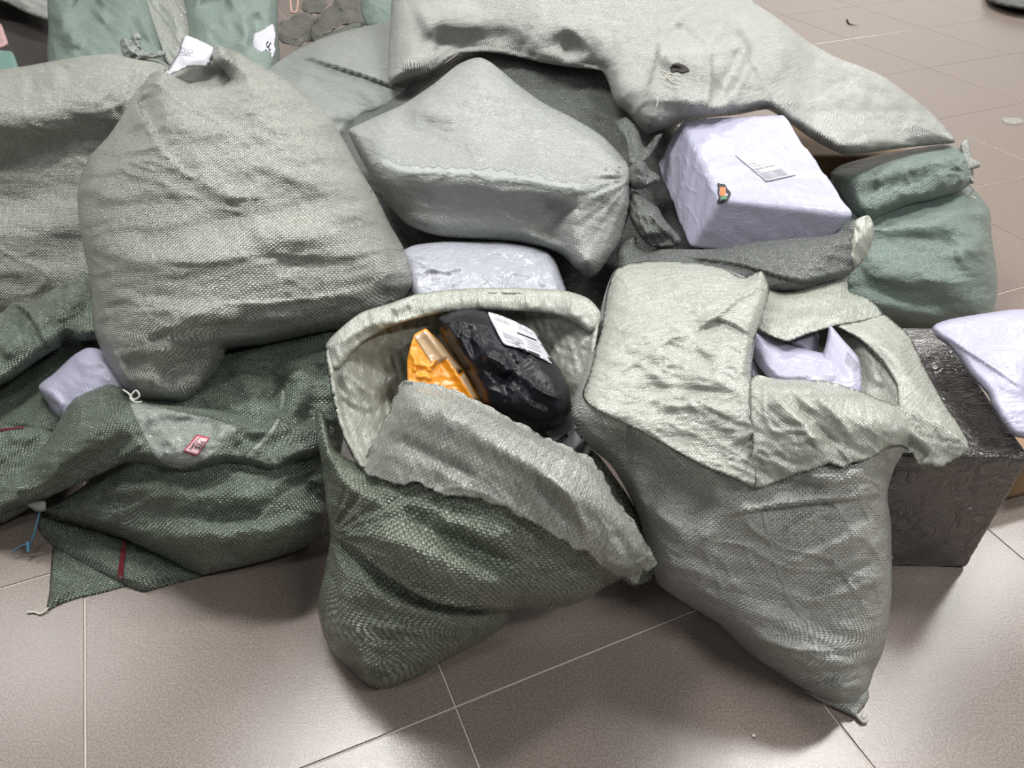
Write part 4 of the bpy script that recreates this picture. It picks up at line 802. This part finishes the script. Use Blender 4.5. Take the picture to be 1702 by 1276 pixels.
# black parcel
t = sack('black plastic bag parcel with a white shipping label in the open centre sack', 850, 700, 1.45, cat='parcel', name='parcel')
bk = Surf([(727,529,1.50),(740,521,1.51),(763,514,1.52),(792,513,1.52),(812,518,1.52),(840,530,1.51),(872,544,1.50),(895,567,1.48),(917,595,1.46),(932,615,1.44),(947,652,1.42),(949,680,1.41),(938,702,1.40),(919,714,1.395),(890,716,1.39),(858,703,1.39),(820,688,1.40),(800,672,1.40),(786,640,1.42),(770,612,1.44),(752,586,1.46),(735,562,1.48)],
    R=34, edge=.055, dome=.05, step=3, seed=14,
    strokes=[('c',6,.014,[(790,598),(812,582),(835,590),(842,612)]),('c',6,-.014,[(800,612),(825,625),(850,640)]),('c',6,.014,[(850,575),(860,595),(868,620),(885,640)]),('c',6,.014,[(885,640),(910,655),(945,655)]),('s',16,.016,[(880,620),(895,645),(920,658),(945,662)]),('c',5,.010,[(745,525),(752,550),(762,575)]),('c',5,.010,[(765,520),(764,545),(760,570)]),('r',10,.014,[(800,590),(830,600),(850,625)]),('c',5,-.010,[(780,540),(782,570),(790,600)]),('c',5,.010,[(850,560),(875,580),(890,600)])],
    wr=[(40,60,24,.006,'k'),(-30,50,16,.003,'K'),(70,50,14,.003,'n')], fade=4, cap=1.8, radial=[(738,532,14,40,14,.006,4)])
cloth('bag', bk, M['blackbag'], t, back=.10)
bq = [(812,520),(888,550),(917,604),(835,571)]
labs = Surf([(812,519),(850,531),(886,550),(903,575),(915,593),(912,594),(917,604),(890,591),(865,580),(838,572),(825,550)], over=bk, off=.006, R=20, edge=.004, dome=0, step=3)
lab_b = cloth('shipping_label', labs, M['paper'], t, thick=.001, label='white shipping label with barcodes')
def bars_in(s0, s1, t0, t1, seed):
    r = np.random.RandomState(seed); out = []; x = s0
    while x < s1: w = r.choice([.008, .014, .024]); out.append((x, t0, min(x + w, s1), t1)); x += w + r.choice([.010, .016, .022])
    return out
for bb in (bars_in(.10, .42, .05, .16, 2), bars_in(.14, .55, .52, .70, 3)): print_marks('barcode', labs, bq, bb, M['greyink'], lab_b, off=.0016)
for rc in [(.52,.30,.92,.36),(.56,.84,.80,.92)]: print_marks('black_print', labs, bq, [rc], M['ink'], lab_b, off=.0016)
print_marks('lettering', labs, bq, [], M['ink'], lab_b, off=.0016, texts=[('4/5', .42, .86, .54, .97)])
for rc in [(.62,.06,.94,.08),(.62,.12,.94,.14),(.62,.44,.9,.46),(.66,.52,.92,.54),(.66,.60,.9,.62),(.14,.78,.40,.80),(.6,.70,.9,.72)]: print_marks('print_line', labs, bq, [rc], M['greyink'], lab_b, off=.0016)

# orange parcel
t = sack('orange plastic mailer box taped with tan tape in the open centre sack', 730, 660, 1.42, cat='parcel', name='parcel')
orp = Surf([(688,557,1.455),(698,550,1.46),(708,546,1.465),(719,556,1.47),(731,567,1.47),(752,592,1.455),(771,616,1.435),(786,642,1.415),(800,670,1.40),(795,705,1.385),(740,712,1.38),(690,705,1.385),(676,660,1.405),(677,632,1.42),(677,598,1.437)], R=3, edge=.004, dome=.002, step=2.4, seed=6,
    strokes=[('R', 7, .016, [(706,548),(722,570),(742,596),(760,622),(785,662),(800,700)]), ('r', 4, .006, [(688,604),(700,606),(712,610),(716,622)]), ('r', 4, .006, [(716,612),(722,600),(730,592)]), ('r', 4, .005, [(690,628),(705,624),(720,632)]), ('r', 5, .005, [(680,580),(690,600),(688,622)])], wr=[(20,24,8,.002,'n')], fade=3, cap=1.5)
cloth('mailer', orp, M['orange'], t, back=.06)
patch('tape', orp, [(688,559),(709,548),(744,595),(720,608)], M['tape'], t, off=.0015, n=8, label='tan packing tape')
patch('tape_edge', orp, [(712,551),(731,569),(769,616),(762,621)], M['tape'], t, off=.0015, n=8)
patch('tape_side', orp, [(764,626),(771,619),(798,669),(790,666)], M['tape'], t, off=.0015, n=6)

# white book-like box under the black parcel
wq = [P(905,690,1.46), P(950,684,1.44), P(982,722,1.385), P(930,775,1.37)]
t = thing('parcel', 'white labelled parcel tucked below the black bag in the open centre sack', 'parcel', wq[3] - Vector((0, 0, .1)))
wq = [P(880,700,1.47), P(950,684,1.455), P(983,728,1.39), P(925,775,1.385)]
bookbox = rounded_box('body', wq + [p + Vector((.0, .03, -.10)) for p in wq], M['slate'], t, r=.005, n=12)
fw = on_mesh(bookbox)
lb = [(902,712),(950,684),(978,727),(940,760)]; lab_w = patch('label', fw, lb, M['paper'], t, off=.002, n=6, label='white label with black print')
pq = [(925,736),(960,700),(978,727),(952,762)]
print_marks('black_print', fw, [(918,738),(941,720),(945,725),(923,744)], [(0,0,1,1)], M['ink'], lab_w, off=.0035)
print_marks('lettering', fw, [(920,738),(941,721),(944.5,725),(923.5,743)], [], M['paper'], lab_w, off=.0045, texts=[('Only', .28, .2, .85, .85)])
print_marks('barcode', fw, [(954,713),(962,711),(974,722),(966,729)], [(.0,.0,1,.12),(0,.2,1,.28),(0,.36,1,.52),(0,.6,1,.66),(0,.74,1,1)], M['ink'], lab_w, off=.0035)
print_marks('rules', fw, [(934,738),(956,712),(976,728),(955,752)], [(0,.0,1,.05),(0,.8,1,.84)], M['greyink'], lab_w, off=.0035)

# --- open sack, front right
t = sack('open pale sack at front right with flaps folded over white mailers', 1330, 1130, 1.40)
s14 = Surf([(1005,489,1.63),(1021,450,1.68),(1050,438,1.69),(1097,433,1.69),(1153,436,1.66),(1203,445,1.63),(1238,460,1.60),(1266,456,1.58),(1278,476,1.56),(1272,505,1.50),(1258,552,1.44),(1252,590,1.40),(1252,628,1.36),(1300,630,1.345),(1354,633,1.33),(1429,652,1.31),(1486,675,1.30),(1510,710,1.30),(1505,745,1.30),(1487,777,1.31),(1475,821,1.32),(1481,870,1.345),(1482,922,1.365),(1482,984,1.375),(1476,1041,1.385),(1467,1085,1.40),(1452,1116,1.405),(1442,1147,1.385),(1420,1170,1.37),(1391,1172,1.37),(1341,1150,1.385),(1310,1131,1.398),(1241,1084,1.435),(1210,1053,1.45),(1191,1035,1.455),(1128,996,1.46),(1092,968,1.46),(1072,915,1.45),(1060,860,1.43),(1045,821,1.41),(1015,772,1.39),(978,740,1.37),(952,697,1.355),(951,668,1.37),(968,625,1.42),(985,570,1.50)],
    R=70, edge=.085, dome=.075, step=4, seed=15, cr=15,
    strokes=[('s', 18, .014, [(1455,1098),(1380,1112),(1300,1104),(1230,1066)]), ('s', 16, .013, [(1448,1120),(1380,1132),(1310,1122),(1260,1094)]), ('s', 14, .012, [(1440,1138),(1390,1146),(1340,1140)]), ('s', 20, .012, [(1462,1070),(1380,1084),(1300,1078),(1220,1046)]), ('s', 45, .030, [(1195,875),(1215,858),(1266,845),(1320,838),(1379,831),(1440,826),(1480,818)][::-1]),
             ('r', 34, -.030, [(985,720),(1060,760),(1130,810),(1190,860)]), ('r', 22, .026, [(965,660),(1040,700),(1130,760),(1230,810)]), ('r', 18, -.018, [(1060,800),(1120,850),(1170,900)]),
             ('r', 20, .018, [(1080,830),(1140,880),(1200,900)]), ('r', 12, -.012, [(1240,760),(1300,800),(1380,815)]), ('r', 12, .010, [(1330,790),(1400,790),(1460,770)]),
             ('c', 10, -.014, [(1220,1060),(1280,1090),(1350,1115),(1420,1120)]), ('c', 10, -.012, [(1260,1090),(1320,1120),(1400,1135)]), ('r', 14, .012, [(1230,1040),(1300,1075),(1380,1098),(1450,1095)]), ('c', 8, -.010, [(1330,1135),(1380,1128),(1440,1130)]),
             ('r', 10, .010, [(1300,900),(1330,870),(1400,840)]), ('r', 9, -.008, [(1330,990),(1390,960),(1460,930)]), ('r', 9, .008, [(1330,1005),(1400,985),(1465,960)]), ('r', 12, .008, [(1300,945),(1380,910),(1460,870)]),
             ('r', 12, -.010, [(1360,870),(1385,835)]), ('r', 10, .010, [(1140,1000),(1200,1020),(1260,1050)]),
             ('s', 40, .022, [(1268,478),(1230,498),(1190,530),(1150,556)]), ('R', 16, -.014, [(1225,470),(1250,485),(1268,470)]),
             ('r', 22, .016, [(1000,600),(1060,560),(1110,540),(1160,560)]), ('r', 10, -.012, [(1080,625),(1150,620),(1240,628)]), ('r', 8, .010, [(1090,640),(1160,640),(1240,650)])],
    wr=[(20,120,26,.006,'n'),(-25,80,12,.003,'n',1390,930,90,110),(30,70,20,.002,'k',1130,540,110,90),(12,80,12,.0014,'k',1150,650,110,50),(25,80,10,.004,'n',1330,1100,120,50)])
cloth('body', s14, M['pale3'], t, back=.13, uvrot=3, uvbend=.3)
ear = Surf([(1335,1148,1.385),(1360,1150,1.38),(1400,1150,1.376),(1440,1140,1.38),(1444,1160,1.366),(1432,1178,1.354),(1424,1190,1.346),(1432,1200,1.338),(1420,1192,1.344),(1391,1178,1.355),(1360,1164,1.367)], R=10, edge=.010, dome=.006, step=3, seed=151, strokes=[('c',5,.008,[(1370,1155),(1400,1168),(1425,1188)]),('c',5,-.008,[(1410,1150),(1415,1168),(1424,1182)]),('r',5,.008,[(1425,1150),(1428,1165)])], fade=3)
cloth('corner_ear', ear, M['pale3'], t, back=.01)
tube('corner_string', [PF(1422,1186,.006),PF(1428,1193,.006),PF(1434,1199,.005),PF(1440,1196,.005),PF(1438,1190,.006),PF(1432,1193,.008)], .0035, M['string'], t, label='white string knot at the sack corner')
seam = Surf([(1268,852),(1276,850),(1290,930),(1310,975),(1330,1008),(1345,1010),(1350,1030),(1362,1085),(1356,1088),(1342,1040),(1330,1022),(1312,1005),(1294,960),(1280,910)], over=s14, off=.0012, jag=4, R=4, edge=.001, dome=0, step=3, wr=[(60,20,6,.0015,'n')])
cloth('film_seam', seam, M['milky'], t, thick=.001, label='torn milky film seam')
fl = Surf([(1021,450),(1047,437),(1097,433),(1153,436),(1203,445),(1235,461),(1266,451),(1279,476),(1275,502),(1258,552),(1252,577),(1251,628),(1252,700),(1254,809),(1220,795),(1170,775),(1110,742),(1050,710),(990,680),(968,658),(980,620),(1000,540),(1008,489)], over=s14, off=.016, orel=.6, R=8, edge=.002, dome=0, step=4, seed=152, cr=12,
    strokes=[('s',16,.016,[(1252,560),(1220,540),(1190,530),(1160,545)]),('r',8,.010,[(1060,620),(1130,622),(1220,632)]),('r',8,-.010,[(1050,650),(1130,645),(1230,655)]),('r',8,.008,[(1080,680),(1150,672),(1235,690)]),('c',8,.012,[(1000,640),(1060,600),(1120,560),(1170,545)]),('r',12,-.014,[(1090,560),(1140,590),(1190,600)])],
    wr=[(12,70,12,.0022,'k'),(30,70,22,.003,'n'),(10,60,18,.004,'K')])
cloth('left_flap', fl, M['lining'], t, thick=.002, uvrot=80, label='pale crinkled left flap')
fr = Surf([(1250,627),(1300,629),(1354,631),(1392,637),(1429,650),(1486,672),(1542,697,0),(1580,716),(1605,733),(1612,746),(1586,765),(1561,777),(1545,772),(1530,774),(1515,752),(1500,742),(1486,741),(1467,750),(1445,763),(1423,767),(1400,776),(1379,771),(1345,782),(1316,790),(1285,804),(1254,809),(1250,720)],
    over=s14, off=.020, orel=.6, R=8, edge=.002, dome=0, step=4, seed=153, cr=40, jag=2,
    strokes=[('r',10,.012,[(1270,650),(1330,700),(1370,750)]),('r',10,-.012,[(1300,650),(1350,700),(1400,750)]),('r',9,.010,[(1350,650),(1400,700),(1420,740)]),('c',8,.012,[(1486,700),(1530,730),(1560,760)]),('r',10,-.016,[(1495,735),(1520,745),(1540,765)])], wr=[(40,60,14,.0025,'k'),(20,40,14,.002,'n'),(45,60,18,.004,'K')])
cloth('front_flap', fr, M['lining'], t, thick=.002, uvrot=-10, label='pale front flap hanging over the rim')
rf = Surf([(1262,470,1.70),(1300,478,1.72),(1350,465,1.73),(1408,452,1.73),(1412,483,1.68),(1442,495,1.655),(1468,523,1.60),(1430,534,1.55),(1391,541,1.51),(1373,546,1.495),(1340,556,1.47),(1310,567,1.45),(1288,561,1.46),(1258,545,1.50),(1255,500,1.60)], R=20, edge=.012, dome=.02, step=3.5, seed=154, strokes=[('r',12,-.016,[(1280,500),(1340,515),(1400,510)]),('r',10,.012,[(1300,540),(1360,520),(1430,510)]),('c',7,-.010,[(1285,520),(1288,545),(1300,560)])], wr=[(-10,60,14,.004,'n'),(70,30,9,.003,'k')])
cloth('rear_flap', rf, M['lining'], t, thick=.003, uvrot=5, label='pale rear flap')
rp = Surf([(1391,541,1.52),(1430,533,1.56),(1467,522,1.61),(1490,538,1.59),(1512,558,1.56),(1536,608,1.48),(1567,665,1.40),(1600,715,1.335),(1612,744,1.31),(1590,752,1.305),(1540,720,1.30),(1500,690,1.32),(1492,671,1.34),(1490,640,1.38),(1470,605,1.43),(1430,565,1.48)], R=22, edge=.020, dome=.015, step=3.5, seed=155, strokes=[('r',12,.012,[(1440,550),(1500,600),(1540,660),(1590,730)]),('r',10,-.014,[(1500,570),(1520,620),(1560,690)]),('c',6,.008,[(1505,660),(1540,690),(1600,735)]),('c',6,-.008,[(1500,650),(1545,680),(1590,715)])], wr=[(50,60,10,.004,'k')])
cloth('right_flap', rp, M['lining'], t, thick=.003, uvrot=40, label='pale right flap lying over the dark box')
li = Surf([(1240,540,1.66),(1300,530,1.68),(1391,538,1.60),(1430,560,1.53),(1470,605,1.46),(1494,640,1.41),(1500,690,1.37),(1440,690,1.37),(1340,670,1.42),(1245,650,1.46)], R=20, edge=.02, dome=-.05, step=4, seed=156, strokes=[('r',14,.014,[(1420,570),(1450,610),(1460,650)])], wr=[(50,50,14,.004,'n')])
cloth('lining', li, M['lining'], t, thick=.003)
ml = Surf([(1252,555,1.50),(1258,550,1.51),(1290,567,1.50),(1320,575,1.49),(1360,585,1.48),(1390,590,1.46),(1400,640,1.41),(1340,650,1.41),(1290,640,1.42),(1268,618,1.44),(1253,595,1.47)], R=18, edge=.018, dome=.02, step=3, seed=157, strokes=[('r',6,.006,[(1280,622),(1310,626),(1350,622)]),('r',10,-.006,[(1290,580),(1330,600),(1370,610)])], wr=[(15,50,14,.003,'n')], fade=4)
tag(cloth('mailer', ml, M['white'], None, back=.03), 'white plastic mailer lying flat in the mouth of the front right sack', 'mailer')
m2 = Surf([(1300,562,1.535),(1358,548,1.56),(1359,586,1.52),(1350,588,1.515),(1330,580,1.52)], R=8, edge=.008, dome=.006, step=3, seed=158, strokes=[('r',5,.005,[(1320,565),(1345,575)])], fade=3)
tag(cloth('mailer', m2, M['white'], None, back=.03), 'small corner of a white mailer under the rear flap of the front right sack', 'mailer')
m3s = Surf([(1378,543,1.50),(1382,542,1.50),(1400,563,1.47),(1425,592,1.44),(1430,610,1.42),(1431,650,1.385),(1400,660,1.385),(1350,660,1.40),(1352,630,1.425),(1364,600,1.455),(1374,565,1.485)], R=10, edge=.010, dome=.012, step=3, seed=159, strokes=[('s',10,.008,[(1380,545),(1374,570),(1366,600),(1352,630)][::-1])], wr=[(60,50,12,.002,'n')], fade=4)
m3 = tag(cloth('mailer', m3s, M['white'], None, back=.03), 'upright white mailer with a printed label in the front right sack', 'mailer')
print_marks('label_lines', m3s, [(1408,583),(1428,606),(1424,620),(1404,600)], [(0,.0,1,.08),(0,.24,1,.32),(0,.48,1,.56),(0,.72,1,.80),(0,.95,.8,1)], M['greyink'], m3, off=.0022)
m4 = Surf([(1246,612,1.47),(1254,600,1.475),(1262,618,1.46),(1268,640,1.44),(1246,645,1.44)], R=6, edge=.006, dome=0, step=3)
tag(cloth('mailer', m4, M['white'], None, back=.02), 'sliver of a white mailer at the left end of the sack mouth', 'mailer')

# --- dark stretch-wrapped box and what lies on it
Z = .32
p1 = PF(1606,945); p0 = PF(1484,954); ex = Vector((.9995, -.03, 0)).normalized(); ey = Vector((-ex.y, ex.x, 0)); a = p1; W_, D_ = .27, .41
top = [a - ex * W_ + ey * D_, a + ey * D_, a, a - ex * W_]
bot = [Vector((p.x, p.y, .0015)) for p in top]; top = [Vector((p.x, p.y, Z)) for p in top]
tag(rounded_box('wrapped_box', top + bot, M['stretch'], r=.008, n=50, wr=[(.12,.03,.0012,'n'),(.14,.025,.0010,'K')], seed=8, drop_floor=True), 'dark brown box wrapped in shiny stretch film right of the open pale sack', 'box')
w16 = Surf([(1549,546,1.60),(1556,538,1.61),(1580,530,1.62),(1640,520,1.63),(1690,514,1.63),(1735,520,1.62),(1750,640,1.48),(1738,735,1.37),(1710,730,1.37),(1684,724,1.375),(1664,700,1.395),(1648,673,1.42),(1642,656,1.44),(1614,625,1.485),(1592,592,1.53),(1575,574,1.565),(1556,560,1.59)], R=14, edge=.035, dome=.02, step=3.8, seed=16,
    strokes=[('s',22,.012,[(1720,652),(1690,640),(1650,612),(1600,580),(1565,556)]),('r',8,.004,[(1655,632),(1680,645),(1710,650)])], wr=[(35,80,20,.003,'n'),(30,50,18,.003,'K')], fade=5)
tag(cloth('parcel', w16, M['white'], None, back=.03), 'lilac white plastic parcel lying on the dark wrapped box', 'parcel')
kp = PF(1668,834); kx = Vector((.95, .31, 0)); ky = Vector((-.31, .95, 0))
kt = [kp + ky * .2, kp + kx * .3 + ky * .2, kp + kx * .3, kp]; kt = [Vector((p.x, p.y, .12)) for p in kt]
tag(rounded_box('cardboard_box', kt + [Vector((p.x, p.y, .0015)) for p in kt], M['kraft'], r=.003, n=8), 'low brown cardboard box behind the dark wrapped box', 'box')

# ---------------------------------------------------------------- far left background
t = sack('mint green sack standing upright, far left behind the pile', 170, 100, 3.2)
sA = Surf([(82,-30,3.3),(128,-20,3.3),(150,-8,3.28),(170,-20,3.3),(238,-40,3.3),(246,0,3.22),(262,50,3.12),(282,106,3.02),(282,150,2.95),(180,160,2.92),(90,140,2.95),(78,96,3.05),(80,50,3.15)], R=34, edge=.08, dome=.07, step=4, seed=40, cr=40, cap=3.5,
    strokes=[('r',12,.03,[(92,10),(110,40),(130,85)]),('r',12,-.04,[(100,45),(130,48),(170,25)]),('r',10,.03,[(100,62),(140,45),(180,20)]),('r',14,-.04,[(120,0),(145,10),(170,0)]),('r',10,.02,[(230,20),(250,60),(268,100)])], wr=[(40,40,14,.010,'n')])
cloth('body', sA, M['mint'], t, back=.12, uvrot=35)
fA = Surf([(238,-20,3.26),(268,-30,3.3),(300,-15,3.28),(312,8,3.2),(328,45,3.1),(340,72,3.02),(332,95,2.98),(290,115,2.94),(278,104,2.95),(268,80,3.0),(250,30,3.14)], R=10, edge=.03, dome=.0, step=3, seed=41, cap=4, strokes=[('c',8,-.05,[(250,5),(275,40),(290,90)]),('c',7,.04,[(262,0),(290,30),(296,75)]),('r',8,-.03,[(305,20),(318,50),(328,80)])], wr=[(60,40,7,.02,'n')])
cloth('loose_mouth', fA, M['flap'], t, back=.05, label='crumpled olive mouth of the sack')
t = sack('mint green sack with a handwritten note, beside the upright sack far left', 400, 100, 3.1)
sB = Surf([(305,-50,3.3),(380,-40,3.32),(455,-40,3.3),(462,0,3.22),(462,50,3.12),(465,110,3.0),(440,150,2.92),(360,150,2.92),(320,110,2.98),(312,40,3.12)], R=34, edge=.08, dome=.07, step=4, seed=42, cr=40, cap=3.5, strokes=[('r',16,-.07,[(335,-5),(360,8),(385,0)]),('r',12,.02,[(400,20),(410,55),(395,90)]),('r',10,-.02,[(420,20),(430,50),(420,85)])], wr=[(50,40,14,.010,'n'),(10,30,10,.006,'k',370,85,40)])
cloth('body', sB, M['mint'], t, back=.12, uvrot=30)
nB = Surf([(408,62,2.98),(430,52,2.98),(450,40,2.99),(454,40,2.99),(458,58,2.97),(456,75,2.95),(458,82,2.94),(450,104,2.92),(440,116,2.90),(428,108,2.90)], R=8, edge=.0, dome=.015, step=3, seed=43, strokes=[('r',6,-.012,[(446,60),(450,75),(446,95)])])
nb = tag(cloth('paper_note', nB, M['paper'], None, thick=.0012), 'white note with black handwriting on the far mint sack', 'paper')
print_marks('handwriting', nB, [(440,64),(454,66),(452,110),(440,106)], [], M['ink'], nb, off=.002,
    lines=[([(.45,.1),(.2,.2),(.35,.32),(.75,.12),(.5,.3),(.6,.42),(.75,.36)], .07), ([(.1,.42),(.45,.62)], .08), ([(.8,.5),(.7,.6),(.85,.62)], .06), ([(.55,.78),(.4,.86),(.6,.95),(.85,.88),(.7,.78)], .08), ([(.35,.98),(.6,1.02),(.85,.95)], .07)])
gl = Surf([(-40,-40,3.7),(85,-40,3.7),(90,36,3.4),(70,32,3.42),(40,20,3.45),(10,5,3.5),(-40,-10,3.5)], R=16, edge=.05, dome=.03, step=4, seed=44, wr=[(30,40,12,.02,'n')], strokes=[('c',8,-.04,[(48,6),(62,20),(78,30)])])
tag(cloth('woven_sack', gl, M['pale'], None, back=.2), 'pale sack corner in the top left corner of the picture', 'sack')
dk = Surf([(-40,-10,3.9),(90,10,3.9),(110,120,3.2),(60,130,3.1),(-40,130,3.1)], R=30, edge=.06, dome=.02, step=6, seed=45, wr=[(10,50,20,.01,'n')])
tag(cloth('dark_sack', dk, M['dark'], None, back=.2), 'dark brown cloth at the far left with the cavity shade painted as its colour', 'sack')  # shade of the dark cavity is put into the cloth colour
pk = Surf([(-20,30,3.0),(2,40,3.0),(8,55,2.95),(14,74,2.92),(0,82,2.9),(-20,84,2.9)], R=6, edge=.02, dome=0, step=3, wr=[(0,30,6,.01,'n')]); tag(cloth('plastic_bag', pk, M['pink'], None, back=.05), 'dull pink plastic bag at the left frame edge', 'bag')
te = Surf([(-30,80,2.86),(5,84,2.86),(20,86,2.85),(32,116,2.75),(30,130,2.7),(-30,130,2.7)], R=6, edge=.01, dome=0, step=4); tag(cloth('plastic_sheet', te, M['teal'], None, back=.04), 'teal plastic sheet at the left frame edge behind the grey sack', 'sheet')
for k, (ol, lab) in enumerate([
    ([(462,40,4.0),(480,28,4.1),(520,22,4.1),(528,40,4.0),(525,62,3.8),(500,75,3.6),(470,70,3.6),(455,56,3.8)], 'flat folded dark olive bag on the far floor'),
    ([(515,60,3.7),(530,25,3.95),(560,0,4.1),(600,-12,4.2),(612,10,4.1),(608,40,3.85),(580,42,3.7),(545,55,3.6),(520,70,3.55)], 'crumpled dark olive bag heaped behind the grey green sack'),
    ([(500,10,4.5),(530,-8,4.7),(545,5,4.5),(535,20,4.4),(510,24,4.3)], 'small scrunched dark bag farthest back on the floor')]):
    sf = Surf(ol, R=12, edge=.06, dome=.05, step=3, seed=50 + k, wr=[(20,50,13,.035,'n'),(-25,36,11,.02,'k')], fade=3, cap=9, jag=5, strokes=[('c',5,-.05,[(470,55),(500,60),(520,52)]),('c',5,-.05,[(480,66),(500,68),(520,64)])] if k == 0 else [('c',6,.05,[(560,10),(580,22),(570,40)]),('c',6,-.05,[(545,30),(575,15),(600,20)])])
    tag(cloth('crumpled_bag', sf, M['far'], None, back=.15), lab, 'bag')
gb = Surf([(604,-20,3.5),(640,-30,3.55),(665,-20,3.5),(668,40,3.3),(640,46,3.25),(612,45,3.3),(600,20,3.4)], R=12, edge=.05, dome=.03, step=3, seed=55, wr=[(30,24,9,.02,'k')]); tag(cloth('woven_sack', gb, M['mint'], None, back=.15), 'small mint green sack peeking out left of the top sack', 'sack')
hm = Surf([(522,66,3.3),(555,52,3.35),(590,38,3.4),(606,42,3.35),(570,58,3.25),(540,68,3.2),(524,76,3.2)], R=5, edge=.02, dome=0, step=3, seed=56, wr=[(0,20,6,.015,'n')]); tag(cloth('woven_sack', hm, M['green'], None, back=.05), 'dark green sack mouth just above the grey green sack', 'sack')
wl = tag(tube('wire_stand', [P(481,-12,4.7),P(483,8,4.6),P(484,20,4.55)], .008, M['copper']), 'rose metal wire legs standing on the far floor', 'stand'); tube('wire_leg', [P(497,-12,4.7),P(495,4,4.6),P(493,20,4.55),P(484,20,4.55)], .008, M['copper'], wl)

# ---------------------------------------------------------------- bits on the floor
dr = Surf([(1636,-20,5.6),(1640,0,5.35),(1655,8,5.2),(1680,14,5.1),(1710,18,5.05),(1760,16,5.05),(1790,-30,5.6),(1700,-60,6.2)], R=12, edge=.2, dome=.1, step=4, seed=60, wr=[(0,60,14,.03,'n')]); tag(cloth('dark_sack', dr, M['slate'], None, back=.3), 'dark grey sack base cut by the top right corner', 'sack')
tag(tube('black_hair_tuft', [PF(1408,33,.004),PF(1411,39,.004),PF(1418,41,.004),PF(1428,42,.004)], .006, M['ink'], taper=True), 'thin curled black scrap lying on the far floor tiles', 'scrap')
sc_ = Surf([(1664,196),(1680,194),(1696,196),(1702,202),(1690,207),(1670,204)], R=4, edge=0, dome=0, step=3); sc_.poly[:, 2] = floor_d(sc_.poly[:, 1]) - .012; sc_.mp = sc_.poly[::2]
tag(cloth('plastic_scrap', sc_, M['clear'], None, thick=.001), 'pale torn film scrap on the floor at the right edge', 'scrap')
pb = rounded_box('pebble', [PF(1250,1219,.006),PF(1256,1219,.006),PF(1256,1225,.006),PF(1250,1225,.006),PF(1250,1219,.001),PF(1256,1219,.001),PF(1256,1225,.001),PF(1250,1225,.001)], M['string'], r=.0028, n=8); tag(pb, 'tiny pale crumb on the front floor tile', 'crumb')
